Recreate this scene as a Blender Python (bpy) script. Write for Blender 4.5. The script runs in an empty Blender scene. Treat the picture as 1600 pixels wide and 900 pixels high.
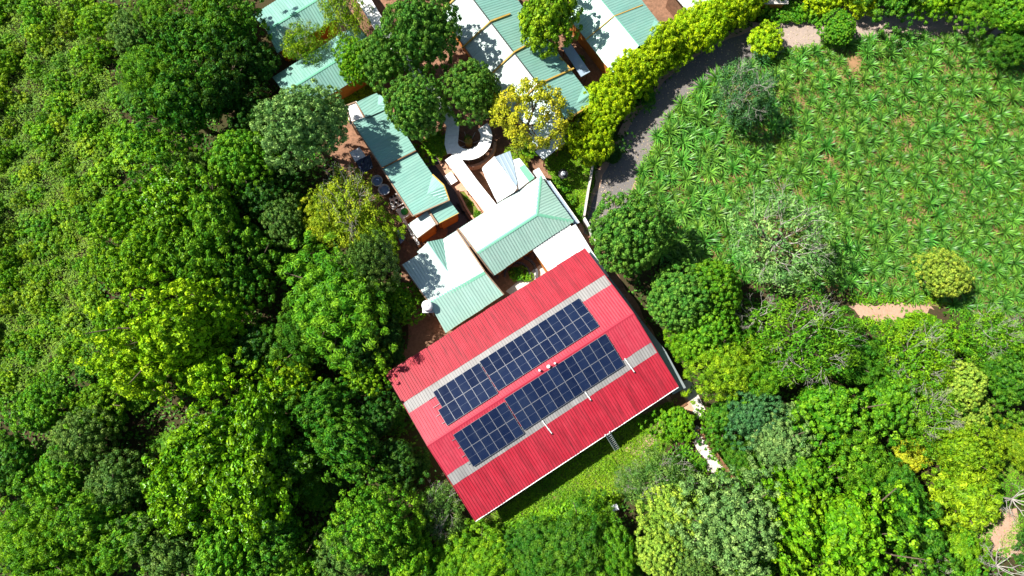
import bpy, math, random
import numpy as np
from mathutils import Vector, Matrix

# ------------------------------------------------------------------ camera, sky, sun, exposure
scene = bpy.context.scene
COL = scene.collection
FPX = 1186.0            # focal length in photo pixels (photo is 1600 wide)
TILT = math.radians(11.0)
DIST = 82.0
CAM = Vector((0.0, -DIST * math.sin(TILT), DIST * math.cos(TILT)))
cam_data = bpy.data.cameras.new("camera")
cam_data.sensor_width = 36.0
cam_data.lens = 36.0 * FPX / 1600.0
cam_data.clip_end = 2000.0
cam = bpy.data.objects.new("camera", cam_data)
cam.location = CAM
cam.rotation_euler = (TILT, 0.0, 0.0)
COL.objects.link(cam)
scene.camera = cam

SUN_ELEV = math.radians(55.0)
SHADOW_DIR = Vector((1.0, -0.24, 0.0)).normalized()      # the way shadows fall on the ground
sun_data = bpy.data.lights.new("sun", 'SUN')
sun_data.energy = 5.0
sun_data.angle = math.radians(0.5)
sun_data.color = (1.0, 0.95, 0.87)
sun = bpy.data.objects.new("sun", sun_data)
ldir = SHADOW_DIR * math.cos(SUN_ELEV) + Vector((0, 0, -math.sin(SUN_ELEV)))
sun.rotation_euler = ldir.to_track_quat('-Z', 'Y').to_euler()
sun.location = (-60, 10, 80)
COL.objects.link(sun)

world = bpy.data.worlds.new("World")
scene.world = world
world.use_nodes = True
wn = world.node_tree.nodes
bg = wn.get("Background") or wn.new("ShaderNodeBackground")
sky = wn.new("ShaderNodeTexSky")
sky.sky_type = 'NISHITA'
sky.sun_disc = False
sky.sun_elevation = SUN_ELEV
sky.sun_rotation = math.atan2(-SHADOW_DIR.x, -SHADOW_DIR.y)
bg.inputs["Strength"].default_value = 0.058
world.node_tree.links.new(sky.outputs[0], bg.inputs["Color"])

scene.view_settings.view_transform = 'Standard'
scene.view_settings.look = 'None'
scene.view_settings.gamma = 1.0
scene.view_settings.use_curve_mapping = False
scene.view_settings.exposure = 1.05
scene.cycles.max_bounces = 6
scene.cycles.transparent_max_bounces = 4

rng = np.random.default_rng(7)
random.seed(7)

# ------------------------------------------------------------------ measuring: photo pixel + height -> place in the world
CT, ST = math.cos(TILT), math.sin(TILT)
def ray(px, py):
    x = (px - 800.0) / FPX
    y = -(py - 450.0) / FPX
    return Vector((x, y * CT + ST, y * ST - CT))
def P(px, py, z=0.0):
    d = ray(px, py)
    return CAM + d * ((z - CAM.z) / d.z)
def on_plane(px, py, p0, n):
    d = ray(px, py)
    return CAM + d * ((p0 - CAM).dot(n) / d.dot(n))
def scale_at(px, py, z=0.0):            # photo pixels per metre there
    p = P(px, py, z)
    q = P(px + 10, py, z)
    return 10.0 / (q - p).length

# ------------------------------------------------------------------ objects
ORIGIN = {}
def tag(o, label=None, cat=None, group=None, kind=None):
    if label: o['label'] = label
    if cat: o['category'] = cat
    if group: o['group'] = group
    if kind: o['kind'] = kind
    return o
def thing(name, loc, label, cat, group=None):
    o = bpy.data.objects.new(name, None)
    o.empty_display_size = 0.3
    o.location = loc
    COL.objects.link(o)
    ORIGIN[o] = Vector(loc)
    return tag(o, label, cat, group)
def link(name, me, parent=None, origin=None):
    o = bpy.data.objects.new(name, me)
    COL.objects.link(o)
    og = Vector(origin) if origin is not None else (ORIGIN[parent] if parent else Vector((0, 0, 0)))
    ORIGIN[o] = og
    if parent is not None:
        o.parent = parent
        o.location = og - ORIGIN[parent]
    else:
        o.location = og
    return o

class MB:
    """collects faces in world coordinates, builds ONE mesh object"""
    def __init__(self):
        self.v = []; self.f = []; self.uv = []
    def face(self, pts, uvs=None):
        i = len(self.v)
        self.v.extend([tuple(p) for p in pts])
        self.f.append(tuple(range(i, i + len(pts))))
        if uvs is None:
            uvs = [(p[0], p[1]) for p in pts]
        self.uv.extend(uvs)
    def box(self, c, size, rz=0.0, ax=None):
        c = Vector(c)
        hx, hy, hz = size[0] / 2, size[1] / 2, size[2] / 2
        if ax is None:
            ca, sa = math.cos(rz), math.sin(rz)
            ax = (Vector((ca, sa, 0)), Vector((-sa, ca, 0)), Vector((0, 0, 1)))
        X, Y, Z = ax
        def q(a, b, d): return c + X * (a * hx) + Y * (b * hy) + Z * (d * hz)
        for F in (((-1,-1,1),(1,-1,1),(1,1,1),(-1,1,1)), ((-1,1,-1),(1,1,-1),(1,-1,-1),(-1,-1,-1)),
                  ((-1,-1,-1),(1,-1,-1),(1,-1,1),(-1,-1,1)), ((1,-1,-1),(1,1,-1),(1,1,1),(1,-1,1)),
                  ((1,1,-1),(-1,1,-1),(-1,1,1),(1,1,1)), ((-1,1,-1),(-1,-1,-1),(-1,-1,1),(-1,1,1))):
            self.face([q(*t) for t in F])
        return self
    def beam(self, a, b, w, h):
        a, b = Vector(a), Vector(b)
        X = (b - a).normalized()
        up = Vector((0, 0, 1))
        if abs(X.z) > 0.95: up = Vector((1, 0, 0))
        Y = up.cross(X).normalized()
        Z = X.cross(Y)
        return self.box((a + b) / 2, ((b - a).length, w, h), ax=(X, Y, Z))
    def tube(self, a, b, r0, r1, n=6, cap=True):
        a, b = Vector(a), Vector(b)
        X = (b - a)
        if X.length < 1e-6: return self
        X.normalize()
        up = Vector((0, 0, 1)) if abs(X.z) < 0.9 else Vector((1, 0, 0))
        U = up.cross(X).normalized(); V = X.cross(U)
        ra = [a + (U * math.cos(2*math.pi*k/n) + V * math.sin(2*math.pi*k/n)) * r0 for k in range(n)]
        rb = [b + (U * math.cos(2*math.pi*k/n) + V * math.sin(2*math.pi*k/n)) * r1 for k in range(n)]
        for k in range(n):
            self.face([ra[k], ra[(k+1) % n], rb[(k+1) % n], rb[k]])
        if cap:
            self.face(rb); self.face(ra[::-1])
        return self
    def prism(self, pts, z0, z1):
        """vertical prism over an xy polygon (any orientation)"""
        pts = [Vector(p) for p in pts]
        area = sum(pts[i].x * pts[(i+1) % len(pts)].y - pts[(i+1) % len(pts)].x * pts[i].y for i in range(len(pts)))
        if area < 0: pts = pts[::-1]
        n = len(pts)
        for i in range(n):
            a, b = pts[i], pts[(i+1) % n]
            self.face([(a.x,a.y,z0), (b.x,b.y,z0), (b.x,b.y,z1), (a.x,a.y,z1)])
        self.face([(p.x,p.y,z1) for p in pts])
        self.face([(p.x,p.y,z0) for p in pts[::-1]])
        return self
    def lathe(self, c, prof, n=16):
        c = Vector(c)
        for (r0, z0), (r1, z1) in zip(prof[:-1], prof[1:]):
            for k in range(n):
                a0, a1 = 2*math.pi*k/n, 2*math.pi*(k+1)/n
                q = [c + Vector((r0*math.cos(a0), r0*math.sin(a0), z0)), c + Vector((r0*math.cos(a1), r0*math.sin(a1), z0)),
                     c + Vector((r1*math.cos(a1), r1*math.sin(a1), z1)), c + Vector((r1*math.cos(a0), r1*math.sin(a0), z1))]
                if r0 < 1e-5: q = [q[0], q[2], q[3]]
                elif r1 < 1e-5: q = [q[0], q[1], q[2]]
                self.face(q)
        return self
    def mesh(self, name, mat, origin=(0, 0, 0), smooth=False):
        me = bpy.data.meshes.new(name)
        ox, oy, oz = origin
        me.from_pydata([(x-ox, y-oy, z-oz) for x, y, z in self.v], [], self.f)
        uvl = me.uv_layers.new(name="UVMap")
        uvl.data.foreach_set("uv", np.array(self.uv, dtype=np.float32).ravel())
        if mat: me.materials.append(mat)
        if smooth: me.polygons.foreach_set("use_smooth", [True] * len(me.polygons))
        me.update()
        return me
    def build(self, name, mat, parent=None, smooth=False, origin=None):
        og = Vector(origin) if origin is not None else (ORIGIN[parent] if parent else Vector((0, 0, 0)))
        return link(name, self.mesh(name, mat, og, smooth), parent, og)

def np_mesh(name, verts, tris, mat, tint=None):
    me = bpy.data.meshes.new(name)
    nv, nf = len(verts), len(tris)
    me.vertices.add(nv); me.loops.add(nf * 3); me.polygons.add(nf)
    me.vertices.foreach_set("co", np.ascontiguousarray(verts, dtype=np.float32).ravel())
    me.loops.foreach_set("vertex_index", np.ascontiguousarray(tris, dtype=np.int32).ravel())
    me.polygons.foreach_set("loop_start", np.arange(0, nf * 3, 3, dtype=np.int32))
    me.polygons.foreach_set("loop_total", np.full(nf, 3, dtype=np.int32))
    if tint is not None:
        at = me.attributes.new("tint", 'FLOAT', 'POINT')
        at.data.foreach_set("value", np.ascontiguousarray(tint, dtype=np.float32))
    me.update(calc_edges=True)
    if mat: me.materials.append(mat)
    return me

# ------------------------------------------------------------------ materials
def new_mat(name):
    m = bpy.data.materials.new(name); m.use_nodes = True
    nt = m.node_tree
    return m, nt, nt.nodes["Principled BSDF"]
def N(nt, t, **kw):
    n = nt.nodes.new(t)
    for k, v in kw.items(): setattr(n, k, v)
    return n
def mixc(nt, fac, a, b, mode='MIX'):
    n = nt.nodes.new("ShaderNodeMix"); n.data_type = 'RGBA'; n.blend_type = mode
    for idx, val in ((0, fac), (6, a), (7, b)):
        if hasattr(val, 'is_linked'): nt.links.new(val, n.inputs[idx])
        elif isinstance(val, (int, float)): n.inputs[idx].default_value = val
        else: n.inputs[idx].default_value = (*val, 1.0)
    return n.outputs[2]
def ramp(nt, src, p0, p1):
    n = nt.nodes.new("ShaderNodeMapRange")
    n.inputs["From Min"].default_value = p0; n.inputs["From Max"].default_value = p1
    nt.links.new(src, n.inputs["Value"])
    return n.outputs[0]
def noise(nt, coord, scale, detail=4.0, rough=0.6):
    n = nt.nodes.new("ShaderNodeTexNoise")
    n.inputs["Scale"].default_value = scale; n.inputs["Detail"].default_value = detail
    n.inputs["Roughness"].default_value = rough
    if coord is not None: nt.links.new(coord, n.inputs["Vector"])
    return n.outputs[0]
def geo_pos(nt):
    return nt.nodes.new("ShaderNodeNewGeometry").outputs["Position"]
def bump(nt, bsdf, h, strength, dist=0.02):
    b = nt.nodes.new("ShaderNodeBump")
    b.inputs["Strength"].default_value = strength; b.inputs["Distance"].default_value = dist
    nt.links.new(h, b.inputs["Height"]); nt.links.new(b.outputs[0], bsdf.inputs["Normal"])

def mat_plain(name, col, rough=0.7, col2=None, scale=1.5, spec=0.3, metal=0.0, bmp=0.0):
    m, nt, b = new_mat(name)
    pos = geo_pos(nt)
    c2 = col2 if col2 else tuple(c * 0.72 for c in col)
    f = ramp(nt, noise(nt, pos, scale, 6.0, 0.65), 0.35, 0.7)
    nt.links.new(mixc(nt, f, col, c2), b.inputs["Base Color"])
    b.inputs["Roughness"].default_value = rough
    b.inputs["Specular IOR Level"].default_value = spec
    b.inputs["Metallic"].default_value = metal
    if bmp: bump(nt, b, noise(nt, pos, scale * 8, 3.0), bmp)
    return m

def mat_sheet(name, col, rough=0.42, spec=0.5, streak=0.25, dirt=(0.12, 0.09, 0.07), var=0.10, metal=0.0, fade=None):
    """painted corrugated sheet: streaks run up the slope (uv v), each sheet a little different"""
    m, nt, b = new_mat(name)
    uv = nt.nodes.new("ShaderNodeUVMap").outputs[0]
    mp = nt.nodes.new("ShaderNodeMapping"); nt.links.new(uv, mp.inputs["Vector"])
    mp.inputs["Scale"].default_value = (2.2, 0.16, 1.0)
    st = ramp(nt, noise(nt, mp.outputs[0], 1.6, 5.0, 0.7), 0.46, 0.74)
    blot = ramp(nt, noise(nt, uv, 0.45, 5.0, 0.6), 0.40, 0.75)
    oi = nt.nodes.new("ShaderNodeObjectInfo")
    lo = tuple(c * (1 - var) for c in col); hi = tuple(min(1, c * (1 + var)) for c in col)
    base = mixc(nt, oi.outputs["Random"], lo, hi)
    fd = fade if fade else tuple(min(0.9, c * 0.8 + 0.12) for c in col)
    mf = nt.nodes.new("ShaderNodeMath"); mf.operation = 'MULTIPLY'; mf.inputs[1].default_value = 0.55
    nt.links.new(blot, mf.inputs[0])
    base = mixc(nt, mf.outputs[0], base, fd)
    ms = nt.nodes.new("ShaderNodeMath"); ms.operation = 'MULTIPLY'; ms.inputs[1].default_value = streak
    nt.links.new(st, ms.inputs[0])
    base = mixc(nt, ms.outputs[0], base, dirt)
    nt.links.new(base, b.inputs["Base Color"])
    b.inputs["Roughness"].default_value = rough
    b.inputs["Specular IOR Level"].default_value = spec
    b.inputs["Metallic"].default_value = metal
    bump(nt, b, noise(nt, uv, 3.0, 3.0), 0.12, 0.02)
    return m

def mat_leaf(name, rough=0.5, transl=0.32, spec=0.22):
    """leaf colour = colour set on the tree object, varied per clump (tint) and per leaf"""
    m = bpy.data.materials.new(name); m.use_nodes = True
    nt = m.node_tree
    b = nt.nodes["Principled BSDF"]; out = nt.nodes["Material Output"]
    oi = nt.nodes.new("ShaderNodeObjectInfo")
    at = N(nt, "ShaderNodeAttribute", attribute_name="tint")
    g = nt.nodes.new("ShaderNodeNewGeometry")
    hsv = nt.nodes.new("ShaderNodeHueSaturation")
    mh = nt.nodes.new("ShaderNodeMapRange")      # per clump: hue from yellower to greener
    mh.inputs["To Min"].default_value = 0.488; mh.inputs["To Max"].default_value = 0.530
    nt.links.new(at.outputs["Fac"], mh.inputs["Value"])
    mw = nt.nodes.new("ShaderNodeMapRange")      # lighter leaves are yellower, imitating sunlit highlights
    mw.inputs["To Min"].default_value = 0.010; mw.inputs["To Max"].default_value = -0.016
    nt.links.new(g.outputs["Random Per Island"], mw.inputs["Value"])
    ma = nt.nodes.new("ShaderNodeMath"); ma.operation = 'ADD'
    nt.links.new(mh.outputs[0], ma.inputs[0]); nt.links.new(mw.outputs[0], ma.inputs[1])
    nt.links.new(ma.outputs[0], hsv.inputs["Hue"])
    mv = nt.nodes.new("ShaderNodeMapRange")      # per leaf: value, wide range paints in highlights
    mv.inputs["To Min"].default_value = 0.52; mv.inputs["To Max"].default_value = 1.80
    nt.links.new(g.outputs["Random Per Island"], mv.inputs["Value"])
    mt = nt.nodes.new("ShaderNodeMapRange")
    mt.inputs["To Min"].default_value = 1.22; mt.inputs["To Max"].default_value = 0.80
    nt.links.new(at.outputs["Fac"], mt.inputs["Value"])
    mm = nt.nodes.new("ShaderNodeMath"); mm.operation = 'MULTIPLY'
    nt.links.new(mv.outputs[0], mm.inputs[0]); nt.links.new(mt.outputs[0], mm.inputs[1])
    nt.links.new(mm.outputs[0], hsv.inputs["Value"])
    nt.links.new(oi.outputs["Color"], hsv.inputs["Color"])
    nt.links.new(hsv.outputs[0], b.inputs["Base Color"])
    b.inputs["Roughness"].default_value = rough
    b.inputs["Specular IOR Level"].default_value = spec
    tr = nt.nodes.new("ShaderNodeBsdfTranslucent")
    nt.links.new(mixc(nt, 0.35, hsv.outputs[0], (0.22, 0.30, 0.01)), tr.inputs["Color"])
    mx = nt.nodes.new("ShaderNodeMixShader"); mx.inputs[0].default_value = transl
    nt.links.new(b.outputs[0], mx.inputs[1]); nt.links.new(tr.outputs[0], mx.inputs[2])
    nt.links.new(mx.outputs[0], out.inputs["Surface"])
    return m

M = {}
M['red'] = mat_sheet("red roof paint", (0.30, 0.011, 0.025), rough=0.5, spec=0.35, streak=0.85, dirt=(0.10, 0.010, 0.014), var=0.08, fade=(0.40, 0.035, 0.055))
M['red_pale'] = mat_sheet("sun bleached red roof paint", (0.335, 0.021, 0.042), rough=0.5, spec=0.35, streak=0.55, dirt=(0.20, 0.02, 0.03), var=0.06, fade=(0.43, 0.065, 0.09))
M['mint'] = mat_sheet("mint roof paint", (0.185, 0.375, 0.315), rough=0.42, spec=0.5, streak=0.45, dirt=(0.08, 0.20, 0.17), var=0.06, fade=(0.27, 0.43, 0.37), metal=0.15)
M['mint_pale'] = mat_sheet("faded and sunlit mint paint", (0.31, 0.50, 0.42), rough=0.44, spec=0.6, streak=0.45, dirt=(0.16, 0.27, 0.23), var=0.06, fade=(0.38, 0.53, 0.46), metal=0.08)  # faded paint, also used to lighten a slope facing the sun
M['mint_glare'] = mat_sheet("mint paint whitened for sun glare", (0.43, 0.545, 0.515), rough=0.42, spec=0.6, streak=0.5, dirt=(0.22, 0.32, 0.29), var=0.05, fade=(0.50, 0.58, 0.56))  # paler mint: sun glare put into the colour of sunlit slopes
M['mint_cap'] = mat_sheet("mint ridge paint", (0.16, 0.45, 0.30), rough=0.4, streak=0.1, var=0.03)
M['white_sheet'] = mat_sheet("white roof paint", (0.66, 0.71, 0.72), rough=0.40, spec=0.5, streak=0.2, dirt=(0.35, 0.33, 0.30), var=0.05)
M['skylight'] = mat_sheet("translucent roof sheet", (0.205, 0.20, 0.195), rough=0.5, streak=0.7, dirt=(0.14, 0.135, 0.125), var=0.16, fade=(0.31, 0.30, 0.29))
M['grey_sheet'] = mat_sheet("grey roof sheet", (0.20, 0.24, 0.25), rough=0.5, streak=0.2, var=0.06)
M['shade_blue_sheet'] = mat_sheet("shaded blue grey roof sheet", (0.22, 0.30, 0.38), rough=0.5, streak=0.25, var=0.04)  # bluish tone of roofs in shade, put into the colour
M['deck'] = mat_plain("roof underside", (0.10, 0.07, 0.05), 0.9)
M['wall'] = mat_plain("ochre wall", (0.52, 0.20, 0.035), 0.85, (0.36, 0.13, 0.03), 1.2, bmp=0.1)
M['wall_white'] = mat_plain("cream wall", (0.62, 0.56, 0.46), 0.85, (0.45, 0.40, 0.33), 1.2)
M['yellow'] = mat_plain("yellow fascia paint", (0.50, 0.33, 0.07), 0.6, (0.36, 0.22, 0.05), 3.0)
M['wood'] = mat_plain("brown timber", (0.22, 0.11, 0.05), 0.8, (0.12, 0.06, 0.03), 4.0)
M['timber'] = mat_plain("weathered edge board", (0.30, 0.20, 0.13), 0.8, (0.18, 0.12, 0.08), 4.0)
M['white'] = mat_plain("white paint", (0.80, 0.80, 0.79), 0.5, (0.66, 0.66, 0.64), 3.0)
M['plastic'] = mat_plain("white plastic", (0.72, 0.74, 0.78), 0.35, (0.60, 0.62, 0.66), 2.0, spec=0.5)
M['metal'] = mat_plain("galvanised steel", (0.55, 0.56, 0.57), 0.4, (0.40, 0.41, 0.42), 3.0, metal=0.6)
M['alu'] = mat_plain("aluminium frame", (0.23, 0.24, 0.26), 0.5, (0.19, 0.20, 0.22), 3.0, metal=0.2)
M['dark'] = mat_plain("dark steel", (0.03, 0.03, 0.035), 0.6, (0.02, 0.02, 0.02), 3.0)
M['tarp'] = mat_plain("dark blue tarpaulin", (0.03, 0.05, 0.10), 0.45, (0.02, 0.03, 0.06), 2.0)
M['tarp_blue'] = mat_plain("pale blue tarpaulin", (0.22, 0.34, 0.55), 0.5, (0.12, 0.2, 0.4), 2.0)
M['green_plastic'] = mat_plain("green plastic", (0.02, 0.35, 0.06), 0.4, (0.02, 0.25, 0.05), 2.0)
M['bark'] = mat_plain("bark", (0.16, 0.12, 0.085), 0.9, (0.08, 0.06, 0.04), 3.0, bmp=0.3)
M['bark_pale'] = mat_plain("pale dead bark", (0.42, 0.39, 0.35), 0.8, (0.26, 0.24, 0.21), 3.0)
M['leaf'] = mat_leaf("leaf")
M['leaf_gloss'] = mat_leaf("glossy leaf", 0.34, 0.28, 0.4)
M['glass'] = mat_plain("window glass", (0.03, 0.04, 0.05), 0.08, (0.02, 0.03, 0.04), 1.0, spec=0.6)

def mat_pv():
    m, nt, b = new_mat("solar glass")
    uv = nt.nodes.new("ShaderNodeUVMap").outputs[0]
    sp = nt.nodes.new("ShaderNodeSeparateXYZ"); nt.links.new(uv, sp.inputs[0])
    def lines(src, k, w):
        a = N(nt, "ShaderNodeMath", operation='MULTIPLY'); a.inputs[1].default_value = k; nt.links.new(src, a.inputs[0])
        f = N(nt, "ShaderNodeMath", operation='FRACT'); nt.links.new(a.outputs[0], f.inputs[0])
        g = N(nt, "ShaderNodeMath", operation='LESS_THAN'); g.inputs[1].default_value = w; nt.links.new(f.outputs[0], g.inputs[0])
        return g.outputs[0]
    cells = N(nt, "ShaderNodeMath", operation='MAXIMUM')
    nt.links.new(lines(sp.outputs[0], 6.0, 0.05), cells.inputs[0]); nt.links.new(lines(sp.outputs[1], 12.0, 0.05), cells.inputs[1])
    # bright busbar gap across the middle of a half cut panel (printed in the laminate)
    d = N(nt, "ShaderNodeMath", operation='SUBTRACT'); d.inputs[1].default_value = 0.5; nt.links.new(sp.outputs[1], d.inputs[0])
    ab = N(nt, "ShaderNodeMath", operation='ABSOLUTE'); nt.links.new(d.outputs[0], ab.inputs[0])
    mid = N(nt, "ShaderNodeMath", operation='LESS_THAN'); mid.inputs[1].default_value = 0.007; nt.links.new(ab.outputs[0], mid.inputs[0])
    oi = nt.nodes.new("ShaderNodeObjectInfo")
    base = mixc(nt, oi.outputs["Random"], (0.004, 0.009, 0.031), (0.008, 0.016, 0.046))
    blot = ramp(nt, noise(nt, geo_pos(nt), 1.1, 4.0), 0.45, 0.8)
    mb_ = N(nt, "ShaderNodeMath", operation='MULTIPLY'); mb_.inputs[1].default_value = 0.25; nt.links.new(blot, mb_.inputs[0])
    base = mixc(nt, mb_.outputs[0], base, (0.035, 0.048, 0.075))
    mc = N(nt, "ShaderNodeMath", operation='MULTIPLY'); mc.inputs[1].default_value = 0.35; nt.links.new(cells.outputs[0], mc.inputs[0])
    base = mixc(nt, mc.outputs[0], base, (0.03, 0.045, 0.08))
    base = mixc(nt, mid.outputs[0], base, (0.08, 0.095, 0.13))
    nt.links.new(base, b.inputs["Base Color"])
    b.inputs["Roughness"].default_value = 0.16
    b.inputs["Specular IOR Level"].default_value = 0.2
    return m
M['pv'] = mat_pv()

def mat_ground(name, cols, scale=0.25, fine=5.0, rough=0.95, bmp=0.5, spec=0.1):
    """cols: three colours blended by two noises"""
    m, nt, b = new_mat(name)
    pos = geo_pos(nt)
    f1 = ramp(nt, noise(nt, pos, scale, 6.0, 0.65), 0.38, 0.64)
    f2 = ramp(nt, noise(nt, pos, fine, 5.0, 0.7), 0.40, 0.68)
    c = mixc(nt, f1, cols[0], cols[1])
    c = mixc(nt, f2, c, cols[2])
    nt.links.new(c, b.inputs["Base Color"])
    b.inputs["Roughness"].default_value = rough
    b.inputs["Specular IOR Level"].default_value = spec
    bump(nt, b, noise(nt, pos, fine * 2, 5.0), bmp, 0.05)
    return m
M['soil'] = mat_ground("forest soil", ((0.045, 0.030, 0.018), (0.03, 0.05, 0.012), (0.07, 0.045, 0.025)))
M['field'] = mat_ground("field soil", ((0.30, 0.17, 0.09), (0.08, 0.13, 0.02), (0.20, 0.13, 0.06)), 0.35, 1.2)
M['grass_ground'] = mat_ground("lawn soil", ((0.07, 0.15, 0.015), (0.14, 0.19, 0.02), (0.16, 0.11, 0.05)), 0.5, 4.0)
M['paving'] = mat_ground("terracotta earth paving", ((0.30, 0.16, 0.10), (0.20, 0.11, 0.07), (0.14, 0.08, 0.05)), 0.4, 3.0, 0.9, 0.25)
M['terracotta'] = mat_ground("terracotta tiles", ((0.52, 0.29, 0.19), (0.44, 0.22, 0.14), (0.56, 0.34, 0.24)), 0.7, 5.0, 0.8, 0.2)
M['asphalt'] = mat_ground("worn asphalt", ((0.15, 0.14, 0.135), (0.205, 0.18, 0.165), (0.115, 0.11, 0.108)), 0.35, 6.0, 0.9, 0.3)
M['dirt'] = mat_ground("pink dirt", ((0.38, 0.24, 0.17), (0.30, 0.18, 0.12), (0.42, 0.29, 0.21)), 0.6, 5.0, 0.95, 0.4)
M['concrete'] = mat_ground("pale concrete", ((0.50, 0.46, 0.42), (0.40, 0.36, 0.33), (0.55, 0.52, 0.48)), 0.6, 5.0, 0.9, 0.2)
M['path_dark'] = mat_ground("dark and shaded stone", ((0.075, 0.075, 0.085), (0.055, 0.055, 0.065), (0.10, 0.10, 0.11)), 0.6, 5.0, 0.8, 0.2)  # dark stone; on the courtyard path the darkness stands for shade
M['track'] = mat_ground("dusty track", ((0.30, 0.24, 0.205), (0.25, 0.205, 0.18), (0.36, 0.28, 0.23)), 0.5, 4.0, 0.95, 0.3)
M['white_gravel'] = mat_ground("white gravel", ((0.62, 0.60, 0.57), (0.50, 0.47, 0.44), (0.36, 0.30, 0.24)), 0.7, 3.0, 0.9, 0.4)
# ------------------------------------------------------------------ ground sheets
def ground_sheet(name, px, z, mat, jitter=0.0, step=1.2, kind='structure', label=None, cat=None, parent=None):
    pts = [P(x, y, z) for x, y in px]
    out = []
    r = random.Random(len(px) * 31 + int(px[0][0]))
    for i in range(len(pts)):
        a, b = pts[i], pts[(i + 1) % len(pts)]
        k = max(1, int((b - a).length / step)) if jitter else 1
        for j in range(k):
            q = a.lerp(b, j / k)
            if jitter:
                q = q + Vector((r.uniform(-jitter, jitter), r.uniform(-jitter, jitter), 0))
            out.append(q)
    area = sum(out[i].x * out[(i+1) % len(out)].y - out[(i+1) % len(out)].x * out[i].y for i in range(len(out)))
    if area < 0: out = out[::-1]
    mb = MB(); mb.face(out)
    o = mb.build(name, mat, parent)
    return tag(o, label, cat, None, kind)

mb = MB(); mb.face([(-600, -600, 0), (600, -600, 0), (600, 600, 0), (-600, 600, 0)])
tag(mb.build("ground", M['soil']), "dark brown forest floor under the trees", None, None, 'structure')

def strip_pts(center, widths):
    """left and right outline of a strip, center in photo px on the ground"""
    L, R = [], []
    c = [P(x, y, 0) for x, y in center]
    for i, p in enumerate(c):
        a = c[max(0, i - 1)]; b = c[min(len(c) - 1, i + 1)]
        t = (b - a).normalized(); n = Vector((-t.y, t.x, 0))
        w = widths[i] if isinstance(widths, (list, tuple)) else widths
        L.append(p + n * w / 2); R.append(p - n * w / 2)
    return L, R
def smooth_line(pts, k=4):
    out = []
    for i in range(len(pts) - 1):
        p0 = pts[max(0, i-1)]; p1 = pts[i]; p2 = pts[i+1]; p3 = pts[min(len(pts)-1, i+2)]
        for j in range(k):
            t = j / k
            out.append(tuple(0.5 * (2*p1[d] + (p2[d]-p0[d])*t + (2*p0[d]-5*p1[d]+4*p2[d]-p3[d])*t*t + (3*p1[d]-p0[d]-3*p2[d]+p3[d])*t**3) for d in (0, 1)))
    out.append(tuple(pts[-1]))
    return out
def strip(name, center, width, z, mat, jitter=0.0, label=None):
    c = smooth_line(center, 5)
    L, R = strip_pts(c, width)
    mb = MB(); r = random.Random(5)
    for s in (L, R):
        for p in s:
            p.z = z
            p.x += r.uniform(-jitter, jitter); p.y += r.uniform(-jitter, jitter)
    for i in range(len(L) - 1):
        mb.face([R[i], R[i+1], L[i+1], L[i]])
    return tag(mb.build(name, mat), label, None, None, 'structure')

ground_sheet("sisal_field", [(985,330),(1000,270),(1025,215),(1060,165),(1110,125),(1170,98),(1240,78),(1320,62),(1420,52),(1540,60),(1640,75),(1660,480),(1560,500),(1430,470),(1330,455),(1200,440),(1100,420),(1030,400)], 0.004, M['field'], 0.25)
ground_sheet("courtyard_ground", [(520,-40),(1060,-40),(1060,60),(985,110),(930,175),(870,250),(860,280),(910,345),(960,420),(1075,610),(1100,640),(1080,665),(1020,640),(740,800),(600,590),(640,540),(625,410),(560,300),(515,240),(540,160),(450,60)], 0.008, M['paving'], 0.2)
ground_sheet("lawn", [(735,830),(850,745),(960,672),(1050,625),(1080,660),(1040,700),(1000,740),(960,800),(900,850),(740,880),(650,900)], 0.012, M['grass_ground'], 0.3)
ground_sheet("garden_lawn", [(858,270),(850,250),(900,215),(935,245),(915,340),(930,375),(905,342)], 0.012, M['grass_ground'], 0.15)
ROAD = [(935,372),(945,335),(957,305),(972,270),(992,232),(1018,190),(1050,150),(1090,115),(1140,86),(1200,64),(1270,52),(1345,42),(1420,38),(1490,40),(1560,52),(1640,80)]
strip("road_verge", ROAD, 5.0, 0.010, M['dirt'], 0.35, "pinkish dirt verge beside the curved track")
strip("road", ROAD[:10], 3.5, 0.014, M['asphalt'], 0.10, "worn grey track curving round the sisal field")
strip("dirt_track", ROAD[9:], 3.7, 0.018, M['track'], 0.12, "pale pink dirt end of the track along the top of the field")
ground_sheet("dirt_path", [(1320,478),(1380,472),(1440,470),(1462,478),(1450,495),(1400,508),(1365,500),(1330,490)], 0.012, M['dirt'], 0.5, 0.7, label="bare pink dirt path between the field and the trees")
ground_sheet("dirt_path", [(1240,468),(1290,462),(1300,485),(1262,490)], 0.012, M['dirt'], 0.3)
ground_sheet("bare_earth", [(1510,810),(1550,780),(1590,800),(1600,870),(1540,865)], 0.012, M['dirt'], 0.5)
ground_sheet("bare_earth", [(672,835),(705,828),(712,850),(685,860)], 0.012, M['dirt'], 0.3)
ground_sheet("bare_earth", [(975,700),(1035,655),(1045,672),(1000,712)], 0.016, M['dirt'], 0.4)
ground_sheet("clearing_grass", [(1500,665),(1620,640),(1640,720),(1570,745),(1520,700)], 0.012, M['grass_ground'], 0.4)
ground_sheet("stone_path", [(655,250),(678,238),(712,300),(742,375),(722,395),(690,390),(700,360)], 0.016, M['path_dark'], 0.0)  # path coloured dark to stand in for the long building's shade
ground_sheet("brick_yard", [(680,258),(705,250),(735,290),(770,335),(745,350),(716,305)], 0.020, M['terracotta'], 0.0)
ground_sheet("service_yard", [(520,240),(545,190),(560,200),(650,345),(640,400),(625,420),(600,330)], 0.016, M['paving'], 0.1)
ground_sheet("yard_paving", [(470,62),(545,30),(560,55),(500,95)], 0.016, M['terracotta'], 0.2)
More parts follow.
